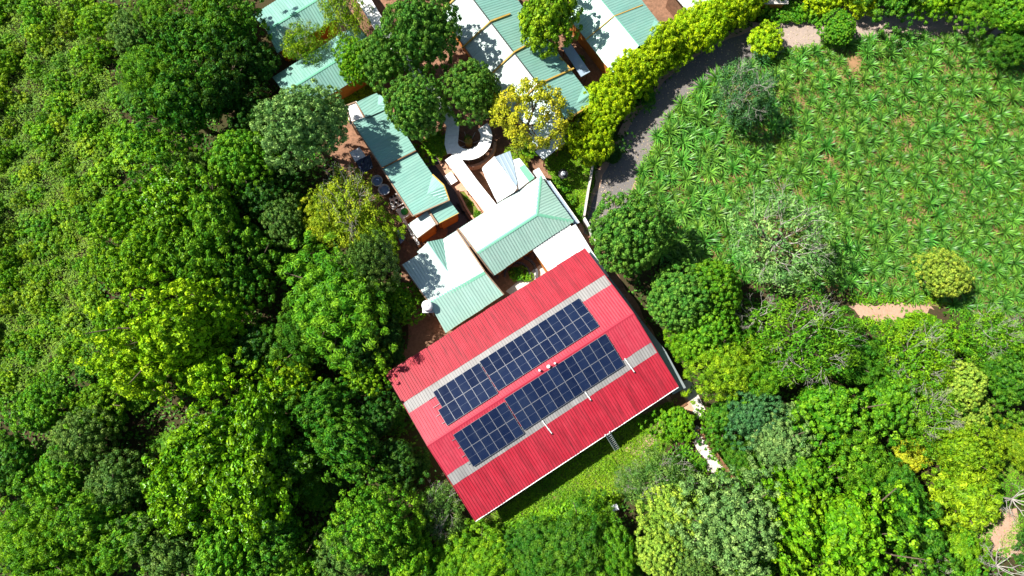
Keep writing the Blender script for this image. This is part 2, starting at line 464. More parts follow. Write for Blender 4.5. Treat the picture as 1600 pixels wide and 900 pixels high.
ground_sheet("yard_grass", [(520,165),(575,130),(600,150),(545,190)], 0.016, M['grass_ground'], 0.1)
ground_sheet("yard_grass", [(925,75),(945,70),(975,125),(960,140)], 0.016, M['grass_ground'], 0.1)
ground_sheet("garden_path", [(938,147),(958,127),(985,112),(1000,118),(960,160)], 0.020, M['concrete'], 0.05)

# ------------------------------------------------------------------ corrugated roofs
def plane_frame(pts):
    n = Vector((0, 0, 0))
    for i in range(len(pts)):
        a, b = pts[i], pts[(i + 1) % len(pts)]
        n += Vector(((a.y-b.y)*(a.z+b.z), (a.z-b.z)*(a.x+b.x), (a.x-b.x)*(a.y+b.y)))
    n.normalize()
    if n.z < 0: n = -n
    x = (pts[1] - pts[0]); x = (x - n * x.dot(n)).normalized()
    y = n.cross(x)
    c = sum(pts, Vector((0, 0, 0))) / len(pts)
    o = pts[0]
    if (c - o).dot(y) < 0:
        o = pts[1]; x = -x; y = n.cross(x)
    return o, x, y, n

SLOPES = {}
def slope(parent, pts, mat, name='roof_sheet', rib=0.31, rib_h=0.026, rib_w=0.10, nribs=3, t0=0.0, t1=1.0, lift=0.0, deck=True, key=None, kind=None):
    """corrugated sheets laid side by side on a planar polygon; pts[0]->pts[1] is the eave"""
    o, X, Y, Nn = plane_frame(pts)
    if key: SLOPES[key] = (o, X, Y, Nn)
    uv = [((p - o).dot(X), (p - o).dot(Y)) for p in pts]
    u0 = min(a for a, b in uv); u1 = max(a for a, b in uv)
    vtop = max(b for a, b in uv)
    def vr(u):
        lo, hi = 1e9, -1e9
        for i in range(len(uv)):
            (a, b), (c, d) = uv[i], uv[(i+1) % len(uv)]
            if (a - u) * (c - u) <= 0 and abs(a - c) > 1e-9:
                v = b + (d - b) * (u - a) / (c - a)
                lo = min(lo, v); hi = max(hi, v)
        return lo, hi
    n_per = max(1, round((u1 - u0) / rib)); per = (u1 - u0) / n_per
    sl = min(0.05, per * 0.16)
    r = random.Random(int(u1 * 1000) + int(t0 * 100))
    k = 0
    while k < n_per:
        ke = min(n_per, k + nribs)
        lf = lift + r.uniform(0.0, 0.010)
        e0 = r.uniform(-0.03, 0.03)
        us = []
        for j in range(k, ke):
            b = u0 + j * per
            us += [(b, 0.0), (b + per - 2*sl - rib_w, 0.0), (b + per - sl - rib_w, rib_h), (b + per - sl, rib_h)]
        us.append((u0 + ke * per, 0.0))
        mb = MB(); prev = None
        for (u, h) in us:
            uu = min(max(u, u0 + 1e-4), u1 - 1e-4)
            lo, hi = vr(uu)
            a = max(lo, t0 * vtop + (e0 if t0 > 0 else 0)); b = min(hi, t1 * vtop)
            if t0 <= 0: a = lo + e0
            if b < a: b = a
            cur = (uu, a, b, h)
            if prev and (prev[2] - prev[1] > 0.01 or b - a > 0.01):
                q = [(prev[0], prev[1], prev[3]), (uu, a, h), (uu, b, h), (prev[0], prev[2], prev[3])]
                mb.face([o + X * s + Y * t + Nn * (w + lf) for s, t, w in q], [(s + k*0.37, t) for s, t, w in q])
            prev = cur
        if mb.f:
            so = mb.build(name, mat, parent)
            if kind: so['kind'] = kind
        k = ke
    if deck:
        mb = MB(); d0 = -0.02; d1 = -0.10
        pp = [o + X * a + Y * b for a, b in uv]
        ccw = sum(uv[i][0]*uv[(i+1) % len(uv)][1] - uv[(i+1) % len(uv)][0]*uv[i][1] for i in range(len(uv))) > 0
        if not ccw: pp = pp[::-1]
        mb.face([p + Nn * d0 for p in pp]); mb.face([p + Nn * d1 for p in pp[::-1]])
        for i in range(len(pp)):
            a, b = pp[i], pp[(i+1) % len(pp)]
            mb.face([a + Nn*d1, b + Nn*d1, b + Nn*d0, a + Nn*d0])
        mb.build('roof_deck', M['deck'], parent)
    return o, X, Y, Nn

def cap(parent, a, b, mat, w=0.32, name='ridge_cap', lift=0.05):
    a, b = Vector(a) + Vector((0, 0, lift)), Vector(b) + Vector((0, 0, lift))
    X = (b - a).normalized(); S = Vector((0, 0, 1)).cross(X).normalized()
    mb = MB(); dz = Vector((0, 0, -w * 0.22))
    L0, L1 = a + S*w/2 + dz, b + S*w/2 + dz; R0, R1 = a - S*w/2 + dz, b - S*w/2 + dz
    mb.face([R0, R1, b, a], [(0,0),(0,1),(1,1),(1,0)]); mb.face([a, b, L1, L0], [(0,0),(0,1),(1,1),(1,0)])
    th = Vector((0, 0, -0.05))
    mb.face([L0, L1, L1+th, L0+th]); mb.face([R1, R0, R0+th, R1+th])
    mb.face([a, L0, L0+th, R0+th, R0]); mb.face([b, R1, R1+th, L1+th, L1])
    return mb.build(name, mat, parent)
def board(parent, a, b, mat, w=0.10, h=0.2, name='fascia_board', dz=0.0):
    mb = MB(); mb.beam(Vector(a) + Vector((0, 0, dz)), Vector(b) + Vector((0, 0, dz)), w, h)
    return mb.build(name, mat, parent)
def inset(pts, d):
    """parallel offset of a convex outline towards its inside"""
    c = sum(pts, Vector((0, 0, 0))) / len(pts); n = len(pts); out = []
    for i in range(n):
        a, p, b = pts[i-1], pts[i], pts[(i+1) % n]
        e0 = (p-a); e1 = (b-p); e0.z = e1.z = 0; e0.normalize(); e1.normalize()
        n0 = Vector((-e0.y, e0.x, 0)); n1 = Vector((-e1.y, e1.x, 0))
        if n0.dot(c-p) < 0: n0 = -n0
        if n1.dot(c-p) < 0: n1 = -n1
        out.append(p + (n0+n1) * (d / max(0.35, 1 + n0.dot(n1))))
    return out
def walls(parent, pts, z1, mat, d=0.5, name='wall'):
    """one wall object per side of the footprint"""
    q = inset([Vector((p.x, p.y, 0)) for p in pts], d)
    for i in range(len(q)):
        a, b = q[i], q[(i+1) % len(q)]
        t = (b - a).normalized()
        mb = MB(); mb.beam(a + Vector((0,0,z1/2)) + t*0.101, b + Vector((0,0,z1/2)) - t*0.101, 0.2, z1)
        mb.build(name, mat, parent)
def gablet(parent, F, L, R, back, mat, mat2=None):
    """little gable lying on a slope: front apex F, feet L and R, back point on the slope"""
    mat2 = mat2 or mat
    for foot, m_ in ((L, mat), (R, mat2)):
        slope(parent, [foot, F, back] if foot is L else [F, foot, back], m_, 'gablet_sheet', rib=0.3, nribs=4, deck=False, lift=0.02)
    mb = MB(); mb.face([L, R, F]); mb.build('gablet_end', M['wall_white'], parent)
    cap(parent, F, back, mat2, 0.2)
def base_of(pts):
    c = sum(pts, Vector((0, 0, 0))) / len(pts)
    return Vector((c.x, c.y, 0))

# ---- red hall
ZE, ZR = 4.1, 6.0
E = [P(600,585,ZE), P(915,387,ZE), P(1058,605,ZE), P(745,812,ZE)]
ctr = sum(E, Vector((0,0,0))) / 4
ux = ((E[1]-E[0]) + (E[2]-E[3])).normalized(); uy = Vector((-ux.y, ux.x, 0))
HL = ((E[1]-E[0]).length + (E[2]-E[3]).length) / 2; HW = ((E[0]-E[3]).length + (E[1]-E[2]).length) / 2
def HP(u, v, z): return Vector((ctr.x, ctr.y, 0)) + ux*(u*HL/2) + uy*(v*HW/2) + Vector((0,0,z))
hall = thing("red_roofed_hall", HP(0,0,0), "large hall with a red corrugated gable roof carrying solar panels", "building")
NW = [HP(-1,1,ZE), HP(1,1,ZE), HP(1,0,ZR), HP(-1,0,ZR)]
SE = [HP(1,-1,ZE), HP(-1,-1,ZE), HP(-1,0,ZR), HP(1,0,ZR)]
for nm, pl, a, b in (("nw", NW, 0.42, 0.565), ("se", SE, 0.47, 0.61)):
    slope(hall, pl, M['red'], t0=0.0, t1=a, key=nm, lift=0.012, rib=0.29, rib_h=0.05)
    slope(hall, pl, M['skylight'], name='skylight_sheet', t0=a, t1=b, deck=False, lift=0.0, rib=0.29)
    slope(hall, pl, M['red_pale'], t0=b-0.004, t1=0.83, deck=False, lift=0.018, rib=0.29)
    slope(hall, pl, M['red_pale'], t0=0.825, t1=1.0, deck=False, lift=0.032, rib=0.29)
cap(hall, HP(-1,0,ZR), HP(1,0,ZR), M['red_pale'], 0.5, lift=0.09)
for s in (1, -1):
    board(hall, HP(s,1,ZE), HP(s,0,ZR), M['red'], 0.06, 0.16, 'verge_trim', dz=0.0)
    board(hall, HP(s,-1,ZE), HP(s,0,ZR), M['red'], 0.06, 0.16, 'verge_trim', dz=0.0)
mb = MB(); g0, g1 = HP(-1,-1,ZE-0.06) - uy*0.07, HP(1,-1,ZE-0.06) - uy*0.07
mb.beam(g0, g1, 0.08, 0.08); mb.build('gutter', M['white'], hall)
for i in range(4):
    q = [HP(-0.96,0.93,0), HP(0.96,0.93,0), HP(0.96,-0.88,0), HP(-0.96,-0.88,0)]
    a, b = q[i], q[(i+1) % 4]; t = (b-a).normalized()
    z1 = ZE - 0.15 if i % 2 == 0 else ZE + 0.1
    mb = MB(); mb.beam(a + t*0.12 + Vector((0,0,z1/2)), b - t*0.12 + Vector((0,0,z1/2)), 0.22, z1); mb.build('wall', M['wall_white'], hall)
for s in (0.95, -0.95):                                  # gable triangles
    mb = MB()
    for d in (0.09, -0.09):
        f = [HP(s,0.9,ZE-0.1)+ux*d, HP(s,-0.9,ZE-0.1)+ux*d, HP(s,0,ZR-0.2)+ux*d]
        mb.face(f if d > 0 else f[::-1])
    mb.build('gable', M['wall_white'], hall)
for k in range(5):
    wf = MB(); c = HP(-0.7+k*0.35,-0.88,1.9) - uy*0.13
    wf.box(c, (1.5, 0.06, 1.2), ax=(ux, uy, Vector((0,0,1)))); w = wf.build('window', M['white'], hall)
    gp = MB(); gp.box(c - uy*0.035, (1.34, 0.03, 1.04), ax=(ux, uy, Vector((0,0,1)))); gp.build('pane', M['glass'], w)

# lean-to walkway roof down the right flank of the hall: five long panels
lean = thing("covered_walkway", P(1000,500,0), "low grey lean-to walkway roof along the right flank of the red hall", "walkway")
edge = [(899,350),(925,392),(952,432),(976,463),(1002,500),(1040,548),(1072,606)]
for i in range(len(edge)-1):
    a, b = P(*edge[i], 3.0), P(*edge[i+1], 3.0)
    t = (b-a).normalized(); n = Vector((-t.y, t.x, 0))
    w = (1.9, 2.0, 2.0, 1.6, 1.6, 1.6)[i]
    if n.dot(HP(0,0,0) - a) < 0: n = -n
    m_ = M['white_sheet'] if i < 2 else M['grey_sheet']
    a2, b2 = a + t*0.03, b - t*0.03
    up = Vector((0,0,0.35))
    mb = MB(); q = [a2, b2, b2 + n*w + up, a2 + n*w + up]
    if (q[1]-q[0]).cross(q[2]-q[1]).z < 0: q = q[::-1]
    mb.face(q); mb.face([p - Vector((0,0,0.06)) for p in q[::-1]])
    for j in range(4):
        p, r_ = q[j], q[(j+1) % 4]; d = Vector((0,0,0.06)); mb.face([p-d, r_-d, r_, p])
    mb.build('roof_panel', m_, lean)
    mb = MB(); mb.tube(Vector((a.x,a.y,0)) + n*0.15 + t*0.3, a + n*0.15 + t*0.3 - Vector((0,0,0.07)), 0.06, 0.06, 8); mb.build('post', M['metal'], lean)

# ---- solar arrays on the hall roof
pf = MB(); W_, H_, fr, dp = 0.985, 1.0, 0.032, 0.04     # mesh is unit sized in v, scaled per array
def panel_meshes(pw, ph):
    f = MB(); fr = 0.02
    def ring(x0, y0, x1, y1, X0, Y0, X1, Y1, z):
        f.face([(X0,Y0,z),(X1,Y0,z),(x1,y0,z),(x0,y0,z)]); f.face([(X1,Y0,z),(X1,Y1,z),(x1,y1,z),(x1,y0,z)])
        f.face([(X1,Y1,z),(X0,Y1,z),(x0,y1,z),(x1,y1,z)]); f.face([(X0,Y1,z),(X0,Y0,z),(x0,y0,z),(x0,y1,z)])
    ring(fr, fr, pw-fr, ph-fr, 0, 0, pw, ph, 0.04)
    for a, b in (((0,0),(pw,0)), ((pw,0),(pw,ph)), ((pw,ph),(0,ph)), ((0,ph),(0,0))):
        f.face([(*a,0),(*b,0),(*b,0.04),(*a,0.04)])
    f.face([(0,ph,0),(pw,ph,0),(pw,0,0),(0,0,0)])
    g = MB(); g.face([(fr,fr,0.033),(pw-fr,fr,0.033),(pw-fr,ph-fr,0.033),(fr,ph-fr,0.033)], [(0,0),(1,0),(1,1),(0,1)])
    return f.mesh('solar_panel_frame', M['alu']), g.mesh('solar_glass', M['pv'])
def solar_array(key, TL, TR, BR, BL, cols, label, short=None):
    o, X, Y, Nn = SLOPES[key]
    if X.dot(ux) < 0: X = -X
    Y = Nn.cross(X)
    lift = 0.20
    q = [on_plane(*c, o + Nn*lift, Nn) - (o + Nn*lift) for c in (TL, TR, BR, BL)]
    uvp = [(d.dot(X), d.dot(Y)) for d in q]
    us = sorted([(uvp[0][0]+uvp[3][0])/2, (uvp[1][0]+uvp[2][0])/2])
    vs = sorted([(uvp[0][1]+uvp[1][1])/2, (uvp[2][1]+uvp[3][1])/2])
    ua, ub = us; va, vb = vs
    pw = (ub-ua)/cols; ph = (vb-va)/2
    gap = 0.014
    fm, gm = panel_meshes(pw-gap, ph-gap)
    loc = o + X*ua + Y*va + Nn*lift
    t = thing("solar_array", loc, label, "solar array", "solar arrays on the red roof")
    Mx = Matrix((X, Y, Nn)).transposed().to_4x4()
    t.rotation_euler = Mx.to_euler()
    for r in range(2):
        for c in range(cols):
            if short is not None and (r, c) == short[0]:
                fm2, gm2 = panel_meshes((pw-gap)*short[1], ph-gap); x = ua + c*pw + (pw*(1-short[1]) if short[2] else 0)
            else:
                fm2, gm2 = fm, gm; x = ua + c*pw
            p = bpy.data.objects.new("solar_panel", fm2); COL.objects.link(p); p.parent = t
            p.location = (x-ua, r*ph, random.uniform(0, 0.006))
            g = bpy.data.objects.new("glass", gm2); COL.objects.link(g); g.parent = p
    ext = 0.5
    for r in range(2):
        for f_ in (0.25, 0.75):
            mb = MB(); y = (r+f_)*ph
            x0, x1 = -0.1, (ub-ua)+0.1
            if cols == 6: x0 = -ext * random.uniform(0.5, 1.0)
            mb.beam((x0, y, -0.035), (x1, y, -0.035), 0.04, 0.04)
            rl = link("mounting_rail", mb.mesh("mounting_rail", M['alu']), None, (0,0,0)); rl.parent = t
    for c in range(0, cols+1, 2):
        mb = MB()
        for r in (0.25, 0.75, 1.25, 1.75):
            mb.box((min(c*pw+0.1, cols*pw-0.1), r*ph, -0.115), (0.06, 0.06, 0.12))
        rl = link("rail_foot", mb.mesh("rail_foot", M['metal']), None, (0,0,0)); rl.parent = t
    return t
solar_array("nw", (671,617), (748,566), (777.5,613), (699,667), 6, "shorter solar array on the upper slope of the red roof, left of the longer one", short=((1, 0), 0.5, True))
solar_array("nw", (750,565), (904,465), (936.5,509), (778,612), 12, "longer solar array on the upper slope of the red roof")
solar_array("se", (708,680), (786.7,627.5), (820,676), (740,730), 6, "shorter solar array on the lower slope of the red roof, left of the longer one")
solar_array("se", (788,624.5), (944,520.5), (976,568), (820.5,674), 12, "longer solar array on the lower slope of the red roof")

# white conduits lying across the lower skylight strip, and small vents on the ridge
for (a, b, lab) in (((976,560),(991,581),"white pipe lying on the red roof at the right end of the lower array"),
                    ((914,612),(923,625),"short white pipe on the red roof below the middle of the lower array"),
                    ((847,657),(862,677),"white pipe on the red roof below the left part of the lower array")):
    o, X, Y, Nn = SLOPES["se"]
    pa = on_plane(*a, o + Nn*0.14, Nn); pb = on_plane(*b, o + Nn*0.14, Nn)
    t = thing("conduit_pipe", pa, lab, "pipe", "white pipes on the red roof")
    mb = MB(); mb.tube(pa, pb, 0.048, 0.048, 10); mb.build('pipe', M['white'], t, smooth=False)
    mb = MB(); mb.tube(pb, pb + (pb-pa).normalized()*0.12, 0.08, 0.08, 10); mb.build('end_fitting', M['dark'], t)
    for f_ in (0.1, 0.7):
        mb = MB(); mb.box(pa.lerp(pb, f_) - Nn*0.05, (0.22, 0.08, 0.1), ax=(X, Y, Nn)); mb.build('saddle', M['metal'], t)
for (px, py, s, lab) in ((843,579,0.20,"small white roof vent on the red ridge, leftmost of three"), (857,573,0.30,"round white turbine vent on the red ridge between the solar arrays"), (867,568,0.18,"small white roof vent on the red ridge, rightmost of three")):
    c = P(px, py, 6.25)
    t = thing("roof_vent", (c.x, c.y, 5.95), lab, "vent", "vents on the red ridge")
    mb = MB(); s *= 0.62; mb.lathe((c.x,c.y,5.95), [(s*0.55,0),(s*0.55,0.28),(s*0.5,0.30)], 12); mb.build('collar', M['metal'], t)
    mb = MB(); mb.lathe((c.x,c.y,6.23), [(s*0.6,0),(s,0.08),(s*1.05,0.2),(s*0.8,0.32),(0,0.38)], 12); mb.build('vent_head', M['white'], t)

# ladder leaning on the lower eave
pt, pb = P(949,677,4.25), P(965,703,0.05)
lad = thing("ladder", pb, "metal lattice ladder leaning on the lower eave of the red roof", "ladder")
sd = ux * 0.26
for s in (1, -1):
    mb = MB(); mb.beam(pb + sd*s, pt + sd*s, 0.07, 0.09); mb.build('rail', M['white'], lad)
for k in range(10):
    p = pb.lerp(pt, (k+0.6)/10.4)
    mb = MB(); mb.tube(p - sd, p + sd, 0.04, 0.04, 6); mb.build('rung', M['white'], lad)

# ---- mint hipped building behind the hall
ze, zr = 3.2, 5.0
A, B, Cc, Dd = P(716,358,ze), P(845,275,ze), P(896,346,ze), P(771,431,ze)
R1, R2 = P(745,396,zr), P(839,335,zr)
bC = thing("mint_hipped_building", base_of([A,B,Cc,Dd]), "mint green hipped metal roof building directly behind the red hall", "building")
slope(bC, [B,A,R1,R2], M['mint_glare']); slope(bC, [Dd,Cc,R2,R1], M['mint_pale']); slope(bC, [Cc,B,R2], M['mint_pale'])  # glare painted into the upper slope's colour
for a, b in ((R1,R2),(R2,B),(R2,Cc)): cap(bC, a, b, M['mint_cap'])
board(bC, A, R1, M['timber'], 0.12, 0.2, 'verge_board', 0.02); board(bC, R1, Dd, M['timber'], 0.12, 0.2, 'verge_board', 0.02)
walls(bC, [A,B,Cc,Dd], 3.1, M['wall'])
mb = MB()
mb.face([A, Dd, R1]); mb.face([A + (B-A).normalized()*0.1, R1 + (B-A).normalized()*0.1, Dd + (B-A).normalized()*0.1]); mb.build('gable', M['wall_white'], bC)
# gutter roof down its right side, shade painted in as dark blue
mb = MB(); q = [P(852,281,2.5), P(859,283,2.5), P(905,348,2.5), P(897,352,2.5)]; mb.prism(q, 2.42, 2.5); gut = thing("side_gutter_roof", base_of(q), "shaded blue narrow gutter roof along the right side of the mint hipped building", "roof")
mb.build('roof_panel', M['shade_blue_sheet'], gut)
board(gut, P(859,283,2.52), P(905,348,2.52), M['white'], 0.08, 0.14, 'edge_trim')
for f_ in (0.1, 0.5, 0.9):
    p = P(858,285,2.4).lerp(P(903,348,2.4), f_); mb = MB(); mb.tube((p.x,p.y,0), p, 0.05, 0.05, 8); mb.build('post', M['metal'], gut)

# ---- white and mint building left of it, its lower slope running under the hall eave
ze, zr = 3.1, 4.5
D1, D2, D3, D4 = P(628,414,ze), P(714,360,ze), P(787,460,ze), P(696,520,ze)
Q1, Q2 = P(674,475,zr), P(757,424,zr)
Q1 = P(671,474,zr)
bD = thing("glare_white_roofed_building", base_of([D1,D2,D3,D4]), "building with a glare whitened upper slope and a mint lower slope beside the red hall", "building")
slope(bD, [D2,D1,Q1,Q2], M['mint_glare'], key='bD'); slope(bD, [D4,D3,Q2,Q1], M['mint_pale'])  # upper slope whitened to stand in for sun glare
cap(bD, Q1, Q2, M['mint_cap'], 0.55)
board(bD, D2, Q2, M['timber'], 0.12, 0.2, 'verge_board', 0.04); board(bD, Q2, D3, M['timber'], 0.12, 0.2, 'verge_board', 0.04)
board(bD, D1, Q1, M['timber'], 0.1, 0.2, 'verge_board', 0.0)
walls(bD, [D1,D2,D3,D4], 3.0, M['wall'])
o_, X_, Y_, N_ = SLOPES['bD']
F = P(668,378,4.05); L = on_plane(652,394,o_,N_); R = on_plane(692,373,o_,N_); K = on_plane(699,423,o_,N_)
gablet(bD, F, L, R, K, M['mint_glare'], M['mint'])  # left face takes the painted glare colour too

# ---- long mint roof building in two lengths at the left of the courtyard
bE = thing("long_mint_building", P(625,260,0), "long mint green roof building left of the dark path, stepping down in sections", "building")
def low(px, z): return P(px[0], px[1], z)
e1 = [low((550,191),4.1), low((608,168),3.7), low((650,236),3.7), low((597,263),4.1)]
slope(bE, [e1[1],e1[2],e1[3],e1[0]], M['mint'])
e0 = [low((557,160),4.2), low((588,145),3.8), low((608,169),3.8), low((572,184),4.2)]
slope(bE, [e0[1],e0[2],e0[3],e0[0]], M['mint'])
e2 = [low((597,264),3.95), low((651,237),3.5), low((702,313),3.5), low((645,338),3.95)]
slope(bE, [e2[1],e2[2],e2[3],e2[0]], M['mint'], key='bE')
for a, b in ((e1[0],e1[3]),(e2[0],e2[3]),(e2[3],e2[2])): board(bE, a, b, M['timber'], 0.12, 0.2, 'fascia_board', 0.02)
board(bE, e1[3], e1[2], M['wood'], 0.10, 0.16, 'fascia_board', 0.06)
walls(bE, [e1[0],e1[1],e1[2],e1[3]], 3.4, M['wall'], 0.45); walls(bE, [e2[0],e2[1],e2[2],e2[3]], 3.3, M['wall'], 0.5)
walls(bE, [e0[0],e0[1],e0[2],e0[3]], 3.5, M['wall'], 0.4)
o_, X_, Y_, N_ = SLOPES['bE']
gablet(bE, P(694,290,4.15), on_plane(676,273,o_,N_), on_plane(702,312,o_,N_), on_plane(667,304,o_,N_), M['mint'])
board(bE, P(676,273,3.55), P(694,290,4.15), M['yellow'], 0.12, 0.14, 'barge_board'); board(bE, P(694,290,4.15), P(702,313,3.55), M['yellow'], 0.12, 0.14, 'barge_board')
e0n = (e0[2], e0[1])
gablet(bE, P(605,158,4.3), P(592,147,3.85), P(606,172,3.85), P(590,164,3.95), M['mint'])
bx = thing("white_parapet_block", P(555,177,0), "small white flat roofed block against the top left end of the long mint roof", "building")
q = [P(540,166,3.4), P(556,160,3.4), P(570,186,3.4), P(548,192,3.4)]
mb = MB(); mb.prism(q, 0, 3.25); mb.build('wall', M['wall_white'], bx)
mb = MB(); mb.prism(inset(q, -0.12), 3.252, 3.4); mb.build('roof_slab', M['white'], bx)
for i in range(4): board(bx, q[i], q[(i+1) % 4], M['timber'], 0.14, 0.14, 'parapet', 0.075)

# ---- small hut with ochre walls at its end: one roof whitened for sun glare, one mint
hut = thing("ochre_hut", P(675,350,0), "ochre walled hut with one glare whitened and one mint roof, below the long mint building", "building")
hz = 3.0
h1 = [P(637,351,2.75), P(667,329,hz), P(681,351,hz), P(653,372,2.75)]
h2 = [P(670,327,hz), P(703,314,2.8), P(717,333,2.8), P(686,349,hz)]
slope(hut, [h1[3],h1[0],h1[1],h1[2]], M['mint_glare'], rib=0.34); slope(hut, [h2[1],h2[2],h2[3],h2[0]], M['mint'], rib=0.34)
walls(hut, h1, 2.65, M['wall'], 0.16); walls(hut, h2, 2.7, M['wall'], 0.16)
board(hut, P(668,328,hz+0.1), P(684,351,hz+0.1), M['timber'], 0.22, 0.3, 'parapet')
mb = MB(); a = P(684,351,0); mb.beam(a, a + Vector((0,0,2.9)), 0.16, 0.16); mb.build('corner_post', M['wood'], hut)
board(hut, h2[3], h2[2], M['yellow'], 0.07, 0.12); board(hut, h1[3], h1[2], M['timber'], 0.07, 0.12)

# ---- two mint gable roofs top left
def gable_house(name, lab, E4, Rg, ze, zr, m1, m2, wall=M['wall'], capm=None, wd=0.5):
    e = [P(*c, ze) for c in E4]; r = [P(*c, zr) for c in Rg]
    b = thing(name, base_of(e), lab, "building")
    slope(b, [e[1],e[0],r[0],r[1]], m1, key=name+lab); slope(b, [e[3],e[2],r[1],r[0]], m2, key=name+lab+'b')
    cap(b, r[0], r[1], capm or M['mint_cap'], 0.3)
    walls(b, e, ze - 0.12, wall, wd)
    for p, q, s in ((e[0], e[3], r[0]), (e[1], e[2], r[1])):
        mb = MB(); i = (base_of(e) - p); i.z = 0; i = (r[1]-r[0]).normalized() * (0.45 if s is r[0] else -0.45)
        mb.face([p.lerp(q,0.1)+i-Vector((0,0,.1)), p.lerp(q,0.9)+i-Vector((0,0,.1)), s+i-Vector((0,0,0.18))]); mb.build('gable', wall, b)
    return b, e, r
bG1, _, _ = gable_house("mint_gable_building", "shaded mint gable roof building cut off by the top edge, left of the others", [(395,24),(490,-36),(528,28),(433,83)], [(416,47),(507,-8)], 3.2, 4.4, M['mint'], M['mint'])
bG2, eg, rg = gable_house("mint_gable_building", "mint gable roof building with a straight ridge, above the long mint building", [(426,122),(557,37),(600,97),(462,181)], [(444,144),(578,62)], 3.2, 4.5, M['mint'], M['mint'])
board(bG2, eg[1], rg[1], M['wood'], 0.1, 0.16, 'verge_board', 0.03); board(bG2, rg[1], eg[2], M['yellow'], 0.1, 0.16, 'verge_board', 0.03)

# ---- big white and mint roof, top middle, with yellow dividing rails
hz, hr = 3.3, 5.3
hE = [P(688,20,hz), P(838,233,hz), P(931,161,hz), P(784,-34,hz)]
hR = [P(727,-17,hr), P(884,188,hr)]
bH = thing("big_mint_glare_building", base_of(hE), "big roof with a glare whitened left slope, a mint right slope and yellow dividing rails", "building")
slope(bH, [hE[0],hE[1],hR[1],hR[0]], M['mint_glare'], key='hl'); slope(bH, [hE[2],hE[3],hR[0],hR[1]], M['mint'], key='hr')  # left slope carries painted sun glare
cap(bH, hR[0], hR[1], M['dark'], 0.12, lift=0.06)
for (r_, l_, q_) in (((766,34),(722,76),(797,23)), ((803,82),(763,121),(835,65)), ((841,132),(803,168),(896,108)), ((884,188),(839,232),(930,161))):
    rp = P(*r_, hr+0.1)
    o_, X_, Y_, N_ = SLOPES['hl']; lp = on_plane(*l_, o_, N_) + Vector((0,0,0.1))
    board(bH, rp, lp, M['yellow'], 0.13, 0.2, 'divider_rail', 0.02)
    o_, X_, Y_, N_ = SLOPES['hr']; qp = on_plane(*q_, o_, N_) + Vector((0,0,0.1))
    board(bH, rp, qp, M['yellow'], 0.16, 0.22, 'divider_rail', 0.02)
board(bH, hE[0], hR[0], M['yellow'], 0.16, 0.24, 'barge_board', 0.04); board(bH, hE[0], hE[1], M['timber'], 0.12, 0.2, 'fascia_board', 0.0)
walls(bH, hE, 3.1, M['wall'], 0.6)
o_, X_, Y_, N_ = SLOPES['hr']
gablet(bH, P(883,98,3.95), on_plane(874,89,o_,N_), on_plane(892,110,o_,N_), on_plane(860,112,o_,N_), M['mint'])
gablet(bH, P(922,147,3.95), on_plane(911,136,o_,N_), on_plane(930,158,o_,N_), on_plane(901,161,o_,N_), M['mint'])
for a, b in (((874,89),(883,98)), ((883,98),(893,110))): board(bH, P(*a,3.75), P(*b,3.75), M['yellow'], 0.12, 0.14, 'barge_board')
ver = thing("veranda_roof", P(885,210,0), "pale veranda roof strip along the lower end of the big white and mint building", "roof")
v = [P(836,237,2.7), P(927,168,2.7), P(937,180,2.4), P(848,250,2.4)]
slope(ver, [v[3],v[2],v[1],v[0]], M['white_sheet'], rib=0.4)
for f_ in (0.03, 0.27, 0.5, 0.73, 0.97):
    p = v[3].lerp(v[2], f_); mb = MB(); mb.tube((p.x,p.y,0), p - Vector((0,0,0.08)), 0.07, 0.07, 8); mb.build('post', M['wood'], ver)

# ---- pale and mint roof right of it
bI, eI, rI = gable_house("mint_pale_building", "building with a pale mint left slope ending behind the lime hedge", [(878,14),(957,115),(1043,52),(985,-24)], [(922,-20),(998,72)], 3.2, 4.7, M['mint_pale'], M['mint'])  # paler colour on the left slope stands in for sunlight there
for a, b in (((915,62),(958,26)), ((958,26),(1004,8))):
    board(bI, P(*a, 3.35 if a == (915,62) else 4.75), P(*b, 4.75 if b == (958,26) else 3.35), M['yellow'], 0.1, 0.12, 'divider_rail')
o_, X_, Y_, N_ = SLOPES["mint_pale_building" + bI['label'] + 'b']
gablet(bI, P(1034,40,3.8), on_plane(1022,31,o_,N_), on_plane(1042,52,o_,N_), on_plane(1014,54,o_,N_), M['mint'])
# ---- pale roof at the top, beyond
eJ = [P(1038,-22,3.2), P(1072,23,3.2), P(1098,25,3.0), P(1136,1,3.0), P(1110,-36,3.2)]
bJ = thing("pale_roof_building", base_of(eJ), "pale sunlit metal roof building at the top edge above the lime hedge", "building")
sj = [P(1038,-24,4.0), P(1080,24,4.0), P(1134,1,3.2), P(1098,-46,3.2)]
slope(bJ, [sj[2],sj[3],sj[0],sj[1]], M['white_sheet'], rib=0.36); walls(bJ, sj, 3.0, M['paving'], 0.6)
bK = thing("brick_roof_shed", P(1210,-4,0), "low pinkish roofed shed cut off by the top edge right of the hedge", "shed")
q = [P(1190,-12,2.4), P(1232,-12,2.4), P(1232,6,2.4), P(1190,6,2.4)]
mb = MB(); mb.prism(q, 2.3, 2.4); mb.build('roof_slab', M['concrete'], bK); walls(bK, q, 2.29, M['wall'], 0.3)

